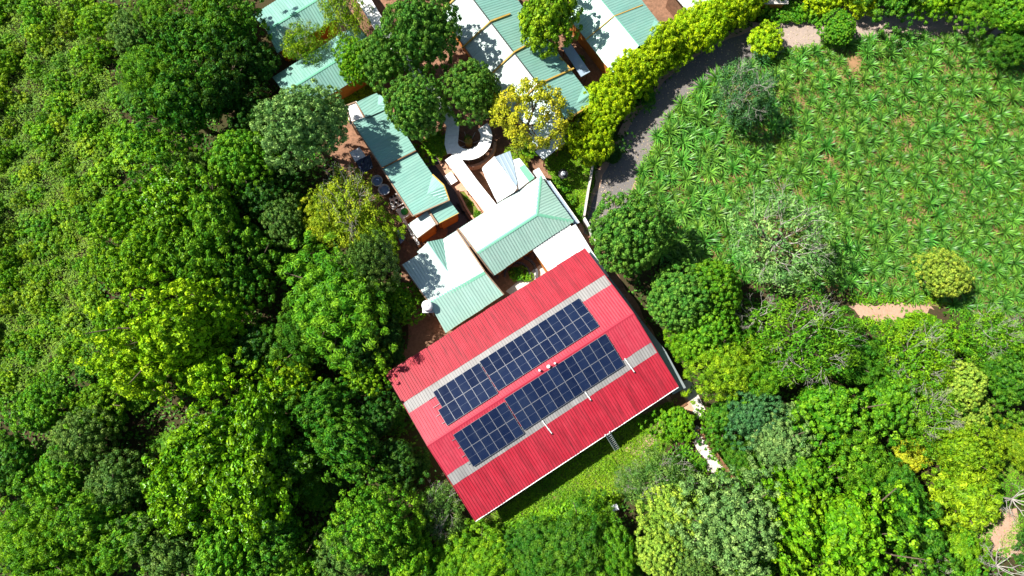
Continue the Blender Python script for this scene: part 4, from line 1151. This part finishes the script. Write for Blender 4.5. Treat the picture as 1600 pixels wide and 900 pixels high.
# ---- trees one can tell apart: (px, py, radius px, kind, colour, height factor, label)
T = [
 # forest at the upper left
 (292,60,50,'broad','dark',1.1,"dark green tree under the dark gap, near the top edge"),
 (352,52,52,'broad','dark',1.1,"dark leafy tree left of the shaded mint gable roof"),
 (395,100,40,'broad','deep',1.0,"very dark tree touching the left corner of the shaded mint roof"),
 (228,108,44,'feather','mid',1.0,"mid green feathery tree above the lime splashed dark tree"),
 (205,52,36,'fluffy','grey',0.9,"grey green tree among bright bushes near the top left"),
 (285,165,62,'broad','dark',1.15,"broad dark tree with a few lime sprays, upper left forest"),
 (345,140,52,'broad','deep',1.2,"deep green tree between the lime splashed tree and the mint gable roofs"),
 (398,178,38,'broad','deep',1.0,"dark tree hard against the pale olive tree's left edge"),
 (160,30,38,'broad','bright',0.8,"bright leafy tree at the top edge above the hillside shrubs"),
 (245,20,36,'feather','mid',0.9,"feathery mid green tree at the top edge left of the dark gap"),
 (330,5,36,'broad','mid',1.0,"mid green tree at the top edge right of the dark gap"),
 (375,250,50,'round','mid',1.05,"round headed tree with knobbly mid green foliage below the dark trees"),
 (305,268,36,'feather','grey',0.9,"thin grey green feathery tree left of the knobbly round tree"),
 (240,232,36,'broad','bright',0.8,"small bright green tree at the edge of the hillside shrubs"),
 (412,305,44,'broad','deep',0.9,"dark tree in the gap below the knobbly round tree"),
 (479,197,65,'fluffy','olive',1.35,"large pale olive fluffy tree at the left of the long mint building"),
 (445,342,36,'fluffy','grey',1.0,"grey green fluffy tree left of the yellowish feathery tree"),
 (440,272,34,'broad','deep',0.8,"dark low tree under the pale olive tree"),
 # lime band at the left
 (190,335,52,'broad','bright',1.0,"yellow green tree at the upper left of the lime band, beside the hillside shrubs"),
 (268,315,52,'gloss','bright',1.1,"yellow green big leaved tree at the top of the lime band"),
 (335,340,56,'broad','mid',1.1,"mid green tree at the right end of the lime band"),
 (235,390,55,'broad','bright',1.1,"bright green tree in the middle of the lime band"),
 (310,400,58,'broad','mid',1.15,"leafy mid green tree below the top of the lime band"),
 (190,425,44,'broad','bright',0.9,"bright tree on the left edge of the forest above the big lime tree"),
 (370,440,46,'broad','dark',1.1,"dark green tree between the lime band and the feathery tree"),
 (385,380,42,'broad','dark',1.0,"shadowy tree right of the lime band"),
 (275,520,74,'broad','lime',1.25,"vivid lime tree, largest of the bright crowns at the left"),
 (215,585,56,'broad','lime',1.15,"vivid lime tree at the lower left of the largest lime crown"),
 (345,500,50,'broad','lime',1.2,"vivid lime tree at the right of the largest lime crown"),
 (320,580,54,'broad','lime',1.15,"lime green tree between the vivid crowns and the glossy leaved tree"),
 (180,500,36,'broad','bright',0.9,"green tree on the hillside edge left of the vivid lime crown"),
 (395,540,44,'broad','deep',1.0,"deep shaded tree right of the vivid lime crowns"),
 (460,585,34,'broad','lime',1.1,"small sunlit lime tree in dark forest left of the red roof"),
 (522,468,80,'feather','mid',0.85,"wide feathery mid green tree left of the white roofed building"),
 (475,520,50,'feather','dark',1.0,"dark feathery tree below the wide feathery tree"),
 (560,540,48,'broad','deep',0.9,"dark tree in the shade left of the red roof's upper corner"),
 (543,318,58,'wispy','gold',0.85,"yellowish wispy tree beside the service yard with a few pale twigs"),
 (585,374,42,'feather','yg',0.75,"yellow green feathery tree under the wispy yellowish tree"),
 (516,345,38,'feather','gold',0.9,"yellow green tree at the left of the wispy yellowish tree"),
 (582,408,42,'fluffy','grey',1.75,"grey green fluffy tree between the wispy tree and the wide feathery tree"),
 (625,475,32,'round','bright',0.9,"small bright knobbly tree next to the round white water tank"),
 (600,520,36,'broad','deep',0.7,"low dark tree below the small knobbly tree by the tank"),
 (565,592,36,'broad','bright',1.0,"bright green starry tree just left of the red roof corner"),
 (500,640,52,'broad','dark',1.0,"dark tree between the glossy leaved tree and the red roof"),
 (545,690,56,'broad','dark',1.1,"dark leafy tree left of the red roof's lower half"),
 (585,655,40,'broad','deep',0.9,"deep green tree close to the red roof's left edge"),
 (612,548,28,'broad','deep',0.6,"low blackish tree right above the red roof's left corner"),
 (612,652,26,'broad','dark',0.6,"low dark tree against the upper part of the red roof's left edge"),
 (652,728,26,'broad','deep',0.6,"low dark tree against the lower part of the red roof's left edge"),
 (615,720,44,'broad','deep',0.8,"shaded tree hugging the red roof's left edge lower down"),
 # big glossy tree, lower left
 (330,700,66,'gloss','bright',1.25,"large glossy leaved yellow green tree, upper left crown of the group"),
 (405,668,62,'gloss','bright',1.25,"large glossy leaved yellow green tree, upper right crown of the group"),
 (290,765,66,'gloss','bright',1.2,"large glossy leaved tree, lower left crown of the group"),
 (385,765,72,'gloss','bright',1.25,"large glossy leaved tree, lower right crown of the group"),
 (450,615,38,'gloss','lime',1.1,"small glossy leaved yellow tipped tree above the dark gap"),
 (455,720,48,'gloss','dark',1.1,"darker glossy leaved tree at the right of the glossy group"),
 # bottom left
 (125,690,50,'fluffy','grey',1.0,"grey green tree in the lower left forest under the lime crowns"),
 (60,640,44,'broad','mid',0.9,"mid green tree at the left edge below the shrub hillside"),
 (150,625,36,'broad','bright',0.8,"bright bush like tree left of the lower lime crown"),
 (95,745,48,'broad','mid',1.0,"mid green tree left of the grey green tree, lower left"),
 (180,760,50,'fluffy','grey',1.0,"soft grey green tree left of the glossy group"),
 (135,815,58,'broad','mid',1.05,"leafy tree in the lower left between two dark gaps"),
 (55,850,60,'feather','bright',0.9,"bright feathery tree in the bottom left corner"),
 (200,840,52,'broad','mid',1.0,"mid green tree with pale twigs under the glossy group"),
 (20,720,46,'broad','dark',0.9,"dark tree on the left edge of the picture"),
 (265,865,54,'broad','grey',1.0,"greyish tree at the bottom edge below the glossy group"),
 (345,870,58,'broad','mid',1.0,"green tree at the bottom edge right of the greyish one"),
 (430,830,52,'broad','dark',1.0,"dark tree in the shade below the glossy group"),
 (455,890,44,'broad','bright',0.8,"bright tree at the bottom edge left of the grey green broad crown"),
 (120,890,46,'feather','bright',0.8,"bright feathery tree on the bottom edge near the corner"),
 (590,822,66,'fluffy','mid',1.1,"mid green soft crown below the dark gap left of the red roof"),
 (545,860,44,'fluffy','grey',1.0,"grey green soft crown at the bottom, left of the mid green one"),
 (640,870,46,'broad','bright',0.9,"bright tree on the bottom edge under the red roof's lowest corner"),
 (690,795,40,'wispy','grey',0.9,"grey twiggy tree touching the red roof's lowest corner"),
 # bottom middle, beyond the lawn
 (755,874,50,'feather','bright',0.6,"low bright feathery tree on the lawn edge below the red roof"),
 (830,850,46,'feather','dark',0.6,"low feathery tree on the lawn edge, middle of the bottom"),
 (900,850,58,'feather','dark',0.8,"mid green feathery tree at the bottom right of the lawn"),
 (960,860,46,'feather','mid',0.8,"feathery tree left of the pale lime tree at the bottom"),
 (840,890,46,'feather','dark',0.7,"feathery tree on the bottom edge in the middle"),
 (700,885,42,'feather','bright',0.7,"bright feathery tree on the bottom edge left of the middle"),
 (1038,752,54,'wispy','grey',0.8,"grey green wispy tree with pale twigs right of the lawn"),
 (985,752,28,'wispy','grey',0.8,"small grey twiggy bush at the right end of the lawn"),
 (1050,800,50,'fluffy','pale',1.1,"pale lime tree below the grey wispy tree"),
 (1030,860,40,'round','pale',1.0,"pale lime knobbly tree at the bottom edge"),
 (1145,820,78,'fluffy','olive',1.1,"large grey green soft crown at the bottom right of the fence"),
 (1085,880,44,'fluffy','grey',1.0,"grey green crown at the bottom edge left of the large soft crown"),
 (1058,660,30,'broad','bright',0.9,"bright green small tree at the lower right corner of the red roof"),
 # right of the hall
 (980,372,62,'round','round',1.2,"dark green round headed tree between the white annex and the sisal field"),
 (1060,468,52,'round','round',1.1,"knobbly green tree right of the red roof, left crown of the pair"),
 (1110,450,48,'round','mid',1.15,"knobbly green tree right of the red roof, right crown of the pair"),
 (1100,512,46,'round','mid',1.0,"knobbly green tree right below the pair, by the red roof"),
 (1138,576,50,'feather','yg',1.0,"yellow green feathery tree over the right corner of the red roof"),
 (1075,540,34,'feather','bright',0.9,"bright green feathery tree close to the red roof's right edge"),
 (1215,378,84,'twiggy','olive',1.0,"wide yellow green tree with pale branches showing, below the sisal field"),
 (1180,495,40,'bare','grey',1.0,"leafless pale branched tree between the knobbly trees and the twiggy tree"),
 (1150,520,36,'broad','mid',0.7,"green tree under the leafless pale tree"),
 (1260,535,76,'wispy','mid',1.1,"large mid green tree with pale twigs left of the dirt path"),
 (1330,560,50,'feather','dark',1.0,"dark feathery tree under the dirt path"),
 (1195,580,46,'feather','mid',1.0,"mid green feathery tree right of the yellow green one"),
 (1175,650,46,'fluffy','blue',1.0,"blue green tree right of the brown fence"),
 (1215,690,52,'fluffy','olive',1.0,"soft olive tree right of the blue green one"),
 (1128,652,34,'broad','dark',0.9,"dark green tree beside the upper end of the brown fence"),
 (1156,712,34,'feather','dark',0.9,"dark feathery tree beside the lower end of the brown fence"),
 (1290,640,60,'broad','mid',1.0,"leafy mid green tree in the middle of the right forest"),
 (1255,745,54,'broad','mid',1.0,"leafy green tree below the soft olive tree"),
 (1240,810,66,'broad','bright',1.15,"bright leafy tree near the bottom right, left of a pair"),
 (1320,830,72,'broad','bright',1.15,"bright leafy tree near the bottom right, right of a pair"),
 (1180,885,44,'broad','dark',0.9,"dark tree on the bottom edge right of the large soft crown"),
 (1340,720,54,'feather','mid',1.0,"feathery tree with pale twigs above the bright leafy pair"),
 (1400,770,52,'feather','dark',1.0,"dark feathery tree left of the yellow lime crowns"),
 (1390,620,50,'broad','mid',0.9,"mid green tree left of the pale knobbly crowns"),
 (1430,560,60,'wispy','bright',0.9,"bright green twiggy tree just below the dirt path"),
 (1475,430,38,'fluffy','pale',1.0,"yellow topped soft tree on the edge of the sisal field"),
 (1450,520,40,'broad','bright',0.8,"bright small tree below the dirt path"),
 (1540,520,50,'wispy','mid',0.9,"twiggy tree at the right above the pale knobbly crowns"),
 (1500,600,38,'round','pale',1.1,"pale lime knobbly crown in the right forest, upper of two"),
 (1515,640,30,'round','pale',1.0,"pale lime knobbly crown in the right forest, lower of two"),
 (1450,650,50,'wispy','mid',1.0,"twiggy mid green tree left of the pale lime crowns"),
 (1570,590,46,'broad','dark',1.0,"dark tree at the right edge beside the pale lime crowns"),
 (1505,705,48,'fluffy','ylime',1.1,"yellow lime crown left of the grass clearing, upper of two"),
 (1505,770,50,'spiky','ylime',1.0,"yellow lime crown below the grass clearing, lower of two"),
 (1420,712,26,'spiky','yellow',0.9,"small golden yellow tree in the right forest"),
 (1590,700,36,'feather','yg',0.8,"yellow green feathery tree at the right edge beside the clearing"),
 (1585,780,46,'bare','grey',0.9,"leafless white branched tree at the lower right edge"),
 (1450,890,38,'bare','grey',0.8,"leafless white branched tree on the bottom edge at the right"),
 (1560,885,42,'bare','grey',0.8,"leafless white branched tree in the bottom right corner"),
 (1430,840,52,'broad','dark',0.9,"dark tree at the bottom between the leafy pair and the bare trees"),
 (1500,860,40,'feather','bright',0.6,"low bright feathery tree between the bare trees at the bottom right"),
 (1580,530,36,'broad','bright',0.7,"bright low tree at the right edge under the field"),
 # trees in and round the field and the track
 (1160,150,52,'wispy','blue',1.0,"blue green tree with one white branch standing in the sisal field"),
 (1196,64,27,'spiky','hedge',1.0,"small yellow lime tree between the track and the field"),
 (1310,46,28,'round','mid',0.9,"small round green tree in the middle of the track's upper bend"),
 (1345,-2,28,'spiky','hedge',1.0,"lime tree at the top edge above the small round green tree"),
 (1285,-4,28,'spiky','hedge',1.0,"lime tree at the top edge left of the small round green tree"),
 (1400,-4,30,'broad','mid',0.8,"mid green tree at the top edge above the shaded track"),
 (1460,-4,34,'broad','bright',0.9,"bright tree at the top edge above the right end of the track"),
 (1524,6,36,'feather','mid',0.9,"feathery tree at the top edge over the end of the track"),
 (1580,20,44,'broad','mid',0.9,"green tree in the top right corner"),
 (1590,70,34,'feather','dark',0.8,"dark feathery tree at the right edge below the corner"),
 # courtyard trees
 (660,52,60,'round','round',1.25,"large knobbly round tree left of the big white and mint roof"),
 (600,95,46,'fluffy','round',1.1,"soft dark crown over the covered walkway above the long building"),
 (562,98,36,'round','bright',1.1,"yellow green knobbly crown on the mint gable roof's right end"),
 (652,172,48,'round','round',1.2,"knobbly round tree right of the long mint building"),
 (740,143,46,'round','round',1.2,"knobbly round tree against the white slope above the ring walkway"),
 (824,183,57,'open','yellow',1.2,"golden yellow open crowned tree right of the ring walkway"),
 (852,28,56,'broad','yg',1.1,"yellow green spreading tree between the two big mint roofs at the top"),
 (472,68,34,'wispy','yg',1.3,"thin yellow green tree standing between the two mint gable roofs"),
 (535,18,42,'wispy','yg',1.2,"thin yellowish tree at the top edge right of the shaded mint roof"),
 (435,75,22,'bare','grey',0.5,"grey leafless bush at the left corner of the shaded mint roof"),
 (684,228,26,'broad','bright',0.6,"small bright tree beside the blue shaded curve of the walkway"),
 (805,255,22,'feather','yg',0.5,"low yellow green bush under the golden tree"),
 (828,225,24,'feather','bright',0.5,"low green bush under the golden tree's right side"),
]
for t in T: tree(t[0], t[1], t[2], t[3], t[4], t[6], hf=t[5] * (1.2 if t[0] < 470 and t[2] > 40 else 1.3 if t[2] > 32 else 1.0))
# lime hedge along the track
def hedge_label(y):
    w = ('lower end, by the garden lawn' if y > 185 else 'lower half, by the big white and mint roof' if y > 120 else 'middle, by the pale mint roof' if y > 60 else 'upper end, near the top edge')
    return "yellow lime hedge tree in the row's %s" % w
H = [(915,222),(938,238),(948,206),(930,190),(960,182),(948,164),(975,162),(968,146),(992,142),(986,126),(1012,124),(1006,108),(1032,108),(1026,92),(1052,92),(1048,76),(1074,78),(1070,62),(1096,62),(1092,46),(1118,50),(1116,32),(1142,34),(1140,18),(1165,18),(1160,0),(1186,4)]
for i, (x, y) in enumerate(H):
    tree(x - 11, y - 6, trng.uniform(22, 29), 'spiky', 'hedge', hedge_label(y), "tree", "lime hedge trees along the track", hf=trng.uniform(1.45, 1.85))
for i, x in enumerate(range(1196, 1290, 16)):
    tree(x, 18 + (i % 2) * 4, 17, 'shrub', 'mid', "clipped green shrub of the low hedge above the pink end of the track", "shrub", "low green hedge shrubs above the track", hf=0.9, name='shrub')
# plants in beds
for (x, y, r, lab) in ((808,428,13,"green plant in the dark half round planter"), (824,433,8,"yellowish plant at the edge of the half round planter"), (731,221,6,"clipped green plant growing in the orange drum planter"),
                       (727,309,4,"small round bush in the oval bed, topmost of three"), (735,318,5,"small round bush in the oval bed, middle of three"), (746,334,6,"round bush at the lower end of the oval bed"),
                       (815,432,7,"leafy plant beside the pale paving in the half round planter"), (880,292,12,"low bush on the garden lawn near the lamp"), (890,315,12,"low bush on the garden lawn beside the boundary wall"), (868,285,9,"small bush on the garden lawn near the hipped roof's corner"),
                       (1096,726,9,"grey green bush growing over the white walkway roof by the fence"), (1128,742,12,"small bush at the lower end of the white walkway roof"), (905,335,11,"bush at the lower end of the garden lawn"), (903,95,10,"bush in the narrow garden between the two big mint roofs")):
    o = tree(x, y, r, 'shrub', 'bright' if 'yellow' in lab else 'mid', lab, "plant", None, hf=0.9, name='garden_plant')
    if 'drum' in lab: o.location.z = 0.55

# ------------------------------------------------------------------ regions (photo px) for fillers and ground cover
def inside(x, y, poly):
    c = False; j = len(poly) - 1
    for i in range(len(poly)):
        xi, yi = poly[i]; xj, yj = poly[j]
        if (yi > y) != (yj > y) and x < (xj-xi)*(y-yi)/(yj-yi) + xi: c = not c
        j = i
    return c
COMPOUND = [(385,-60),(1140,-60),(1140,20),(1000,110),(905,215),(880,250),(920,310),(960,420),(1080,600),(1120,650),(1150,760),(1110,760),(1060,690),(990,740),(960,800),(860,815),(760,850),(735,830),(590,590),(640,540),(615,400),(560,330),(515,240),(540,170),(420,130)]
FIELD = [(985,330),(1000,270),(1025,215),(1060,165),(1110,125),(1170,98),(1240,78),(1320,62),(1420,52),(1540,60),(1640,75),(1660,480),(1560,490),(1430,465),(1330,450),(1200,440),(1100,420),(1030,400)]
ROADZ = [(900,350),(940,280),(1000,170),(1080,90),(1200,30),(1700,20),(1700,90),(1540,75),(1320,75),(1200,98),(1110,130),(1030,210),(990,300),(985,380)]
LAWN = [(735,830),(850,745),(960,672),(1050,625),(1080,660),(1040,700),(1000,740),(960,800),(900,850),(740,880),(650,900)]
PATHZ = [(1310,465),(1470,460),(1470,510),(1320,510)]
HILL = [(-90,-60),(120,-60),(150,60),(190,150),(200,260),(150,340),(160,470),(150,560),(60,610),(-90,640)]
GARDEN = [(850,250),(900,200),(950,230),(990,330),(935,400),(900,345)]
CLEAR = [(1500,660),(1640,635),(1640,800),(1600,880),(1500,830)]
# hillside shrubs at the left
sr = random.Random(3); pts = []
tries = 0
while len(pts) < 190 and tries < 20000:
    tries += 1
    x, y = sr.uniform(-70, 205), sr.uniform(-60, 640)
    if not inside(x, y, HILL): continue
    if any((x-a)**2 + (y-b)**2 < 16**2 for a, b in pts): continue
    pts.append((x, y))
def shrub_label(x, y, c):
    col = {'bright': 'bright green', 'yg': 'yellow green', 'mid': 'mid green'}[c]
    row = 'top' if y < 140 else 'upper middle' if y < 290 else 'lower middle' if y < 440 else 'bottom'
    side = 'at the left edge' if x < 60 else 'in the middle' if x < 125 else 'nearest the tall forest'
    return "%s shrub on the %s of the left hillside, %s" % (col, row, side)
for x, y in pts:
    c_ = sr.choice(['bright', 'bright', 'bright', 'yg', 'mid', 'bright'])
    tree(x, y, sr.uniform(10, 21), 'shrub', c_, shrub_label(x, y, c_), "shrub", "shrubs on the left hillside", hf=sr.uniform(0.65, 1.25), jit=0.22)
# understorey trees filling the forest
n = 0; tries = 0
while n < 105 and tries < 30000:
    tries += 1
    x, y = sr.uniform(-120, 1720), sr.uniform(-100, 990)
    if any(inside(x, y, q) for q in (COMPOUND, GARDEN, FIELD, ROADZ, LAWN, PATHZ, HILL, CLEAR)): continue
    if any((x-a)**2 + (y-b)**2 < (0.62*max(r, 24))**2 for a, b, r in TREES): continue
    near = min((q for q in T if q[3] != 'bare'), key=lambda q: (q[0]-x)**2 + (q[1]-y)**2)
    c_ = sr.choice(['mid', 'dark', 'deep', 'bright', 'deep', 'dark'])  # mostly dark leaf colours paint the shade of the forest gaps
    nw = near[6].replace(',', ' ').split()[:7]
    while nw[-1] in ('the', 'of', 'at', 'with', 'a', 'in', 'and', 'to', 'on', 'left', 'right', 'between', 'under', 'below', 'above', 'beside', 'by', 'from', 'hard', 'lower', 'upper', 'two', 'few', 'near', 'near,', 'over', 'against', 'touching', 'near', 'close', 'bottom', 'top', 'red', 'few', 'shaded', 'dark', 'than', 'among', 'pale', 'small', 'leaved', 'lime') or len(nw) > 7: nw = nw[:-1]
    u_label = "small %s understorey filler tree beside the %s" % ({'mid': 'mid green', 'dark': 'dark', 'deep': 'shade blackened green', 'bright': 'bright'}[c_], ' '.join(nw))
    out = x < -10 or x > 1610 or y < -10 or y > 910
    tree(x, y, sr.uniform(34, 50) if out else sr.uniform(18, 30), sr.choice(['broad', 'broad', 'feather', 'fluffy']), c_,
         u_label, "tree", "understorey trees in the forest gaps", hf=1.0 if out else 0.6, jit=0.2)
    n += 1

# ------------------------------------------------------------------ sisal rosettes
def rosette_arrays(g, nl=30, L=1.15):
    V, F = [], []
    for k in range(nl):
        a = 2*math.pi*k*0.381966 + g.uniform(-.2,.2); el = math.radians(20 + 62*(k/nl)) * g.uniform(0.85,1.15); l = L*g.uniform(0.8,1.1)*(1.0 - 0.25*(k/nl))
        d = np.array([math.cos(a), math.sin(a), 0]); s = np.array([-math.sin(a), math.cos(a), 0]); w = 0.078*L
        p = np.array([0, 0, 0.12]); e = el; prev = None
        for j, (wd, st) in enumerate(((0.7,0.0),(1.0,0.35),(0.75,0.35),(0.0,0.32))):
            p = p + (d*math.cos(e) + np.array([0,0,math.sin(e)]))*l*st
            e -= 0.30 if j else 0.0
            if wd > 0: cur = (len(V), len(V)+1); V += [p - s*w*wd*0.5, p + s*w*wd*0.5]
            else: cur = (len(V),); V += [p]
            if prev:
                if len(cur) == 2: F += [(prev[0],prev[1],cur[1]), (prev[0],cur[1],cur[0])]
                else: F += [(prev[0],prev[1],cur[0])]
            prev = cur
    return np.array(V), np.array(F)
M['sisal'] = mat_leaf("sisal leaf", 0.42, 0.20, 0.4)
RA = [rosette_arrays(np.random.default_rng(50+v), 40 + 2*v, 1.4) for v in range(4)]
RM = [np_mesh("sisal_rosette", V, F, M['sisal'], np.repeat(np.random.default_rng(v).uniform(0,1,len(V)), 1)) for v, (V, F) in enumerate(RA)]
NOGO = [(1160,150,26),(1215,378,50),(980,372,40),(1192,62,18),(1310,46,18),(1475,430,22)]
BARE = [(1332,100,16),(1340,150,10),(1120,285,11),(1210,440,9),(1420,225,8),(1290,250,8),(1240,300,9),(1580,210,11),(1505,300,9),(1400,350,8),(1130,330,9)]
spots = []; tries = 0
while tries < 40000 and len(spots) < 760:
    tries += 1
    x, y = sr.uniform(985, 1660), sr.uniform(50, 490)
    if not inside(x, y, FIELD): continue
    if any((x-a)**2 + (y-b)**2 < r*r for a, b, r in NOGO + BARE): continue
    if any((x-a)**2 + (y-b)**2 < 15.5**2 for a, b in spots): continue
    spots.append((x, y))
spots.sort(key=lambda s: (not (0 < s[0] < 1600), s[0] + sr.uniform(-400, 400)))
FIELD_MARKS = [(1050,210,"at the field's left border beside the shaded track"), (1160,170,"close to the blue green tree in the field"), (1210,85,"near the small yellow lime tree by the track"), (1320,75,"near the small round tree by the track"),
 (1460,80,"along the top border of the field under the track"), (1570,110,"in the top right corner of the field"), (1570,230,"at the right edge of the field, halfway down"), (1560,400,"at the right edge of the field, near its bottom"),
 (1460,400,"around the yellow topped soft tree"), (1330,420,"in the shade at the field's lower border"), (1200,310,"just above the wide pale branched tree"), (1070,330,"right of the dark green round headed tree"),
 (1330,190,"in the upper middle of the field by the bare patches"), (1300,300,"in the middle of the field"), (1440,220,"in the upper right part of the field"), (1430,320,"in the lower right part of the field"), (1120,240,"below the blue green tree, in the left part of the field")]
SV, SF, off = [], [], 0
for i, (x, y) in enumerate(spots):
    big = 1.25 if x < 1120 else 1.0
    s = sr.uniform(0.72, 1.22) * big; rz = sr.uniform(0, 6.28); p = P(x, y, 0.25)
    if i < 300:
        o = bpy.data.objects.new("sisal_plant", RM[i % 4]); COL.objects.link(o)
        o.location = (p.x, p.y, 0); o.rotation_euler = (0, 0, rz); o.scale = (s, s, s*sr.uniform(1.0,1.4))
        k = sr.uniform(0.8, 1.25); o.color = (0.090*k*sr.uniform(0.8,1.3), 0.245*k, 0.028*k, 1)
        near = min(FIELD_MARKS, key=lambda q: (q[0]-x)**2 + (q[1]-y)**2)
        tag(o, "%s sisal rosette %s" % ("large" if s > 1.15 else "small" if s < 0.85 else "medium", near[2]), "sisal plant", "sisal rosettes in the field")
    else:
        V, F = RA[i % 4]; c, q = math.cos(rz), math.sin(rz)
        W = V @ np.array([[c,q,0],[-q,c,0],[0,0,1]]) * s + np.array([p.x, p.y, 0])
        SV.append(W); SF.append(F + off); off += len(W)
if SV:
    SV = np.concatenate(SV); SF = np.concatenate(SF)
    o = link("sisal_plants", np_mesh("sisal_plants", SV, SF, M['sisal'], np.random.default_rng(1).uniform(0,1,len(SV)))); o.color = (0.082, 0.22, 0.026, 1)
    tag(o, "further sisal rosettes crowding the rest of the field", "sisal plants", None, 'stuff')

# ------------------------------------------------------------------ ground cover, each one mass
def sample_region(polys, n, g, avoid=(), bounds=(-120,1720,-100,990), mask=None):
    out = []
    while len(out) < n:
        x = g.uniform(bounds[0], bounds[1], 4000); y = g.uniform(bounds[2], bounds[3], 4000)
        for a, b in zip(x, y):
            if polys and not any(inside(a, b, q) for q in polys): continue
            if any(inside(a, b, q) for q in avoid): continue
            if mask and not mask(a, b): continue
            out.append((a, b))
            if len(out) >= n: break
    return np.array([tuple(P(a, b, 0)) for a, b in out])
def cover(name, label, cat, pos, L, W, zr, col, g, spread=0.8, up=0.8, axw=0.0, lump=0.0, mat='leaf', clump=3):
    pos = np.repeat(pos, clump, 0) + g.normal(size=(len(pos)*clump, 3)) * np.array([L*0.8, L*0.8, 0])
    h = g.uniform(zr[0], zr[1], len(pos))
    if lump:
        h = h * (0.35 + lump * (np.sin(pos[:,0]*1.7) * np.cos(pos[:,1]*1.9 + 0.6*np.sin(pos[:,0]*0.7)) * 0.5 + 0.5))
    pos = pos + np.array([0,0,1]) * h[:, None]
    nr = np.tile(np.array([[0, 0, 1.0]]), (len(pos), 1)) + g.normal(size=pos.shape)*0.35
    v, t = leaves(pos, nr, L, W, spread, g, up=up)
    tint = np.clip(0.5 + 0.35*np.sin(pos[:,0]*0.55 + 2*np.sin(pos[:,1]*0.31))*np.cos(pos[:,1]*0.6) + g.normal(size=len(pos))*0.15, 0, 1)
    o = link(name, np_mesh(name, v, t, M[mat], np.repeat(tint, 4))); o.color = (*COLR[col], 1)
    return tag(o, label, cat, None, 'stuff')
g = np.random.default_rng(11)
def not_bare(a, b): return not any((a-x)**2 + (b-y)**2 < (r*0.8)**2 for x, y, r in BARE)
cover("undergrowth", "low dark undergrowth on the forest floor between the trees", "undergrowth",
      sample_region(None, 26000, g, (COMPOUND, GARDEN, FIELD, ROADZ, LAWN, PATHZ, HILL, CLEAR)), 0.36, 0.20, (0.1, 1.3), 'dark', g, lump=1.0, clump=2)
cover("hillside_ground_cover", "dense low leafy ground cover on the left hillside", "ground cover",
      sample_region([HILL], 24000, g, (), (-90,210,-60,640)), 0.32, 0.085, (0.30, 0.95), 'hill', g, lump=0.9, clump=3)
cover("field_grass", "bright grass and weeds between the sisal rosettes", "grass",
      sample_region([FIELD], 26000, g, (), (980,1670,45,495), not_bare), 0.36, 0.075, (0.03, 0.5), 'weed', g, spread=1.1, up=0.3, clump=3, lump=1.0)
cover("lawn_grass", "bright sunlit lawn grass below the red hall", "grass",
      sample_region([LAWN], 9000, g, (), (640,1090,620,905)), 0.26, 0.06, (0.02, 0.42), 'lawn', g, spread=1.0, up=0.5, clump=3, lump=0.8)
cover("lawn_weeds", "taller leafy weeds at the lower edge of the lawn", "weeds",
      sample_region([[(735,845),(860,790),(960,770),(960,840),(900,880),(740,910),(650,910)]], 3500, g, (), (640,1000,760,910)), 0.34, 0.13, (0.1, 0.7), 'bright', g, lump=1.0, clump=3)
cover("garden_grass", "patchy grass on the small garden lawn by the lamp", "grass",
      sample_region([[(858,270),(850,250),(900,215),(935,245),(915,340),(930,375),(905,342)]], 2500, g, (), (840,940,210,380)), 0.22, 0.06, (0.02, 0.15), 'bright', g, spread=1.0, up=0.5, clump=3)
cover("clearing_grass_blades", "soft green grass in the small clearing at the right", "grass",
      sample_region([CLEAR], 4500, g, (), (1490,1645,630,885), lambda a, b: not (b > 790 and a > 1520 and (a*0.37 + b*0.23) % 17 < 9)), 0.26, 0.07, (0.02, 0.2), 'mid', g, spread=1.0, up=0.5, clump=3)
cover("yard_grass_blades", "grass patch above the long mint building", "grass",
      sample_region([[(520,165),(575,130),(600,150),(545,190)],[(925,75),(945,70),(975,125),(960,140)]], 1500, g, (), (515,980,65,195)), 0.22, 0.06, (0.02, 0.15), 'lime', g, spread=1.0, up=0.5, clump=3)
cover("corner_undergrowth", "low undergrowth in the shade beside the brown fence", "undergrowth",
      sample_region([[(1088,640),(1120,640),(1180,740),(1150,770),(1112,706)],[(1000,735),(1075,690),(1120,770),(1050,790)]], 1500, g, (), (990,1190,630,795)), 0.32, 0.17, (0.05, 0.8), 'mid', g, lump=0.6, clump=2)
cover("road_litter_dapples", "fallen leaves scattered on the track, doubling as sun dapples", "leaf litter",
      sample_region([ROADZ], 1300, g, (FIELD,), (890,1640,15,385)), 0.16, 0.10, (0.025, 0.05), 'litter', g, spread=0.5, up=1.5, clump=1)  # pale flecks also stand in for sunlight dapples on the track
cover("verge_weeds", "weeds creeping over the edges of the dirt path and track", "weeds",
      sample_region([[(1320,462),(1470,460),(1475,474),(1330,474)],[(1330,500),(1465,500),(1465,515),(1330,515)],[(985,330),(1000,270),(1025,215),(1060,165),(1110,125),(1170,98),(1240,78),(1320,66),(1320,72),(1240,88),(1170,110),(1115,135),(1068,172),(1033,222),(1010,275),(1000,330)]], 2200, g, (), (980,1480,60,520)), 0.32, 0.10, (0.05, 0.4), 'bright', g, clump=2)
print("trees", len(TREES), "sisal", len(spots), "objects", len(bpy.data.objects))
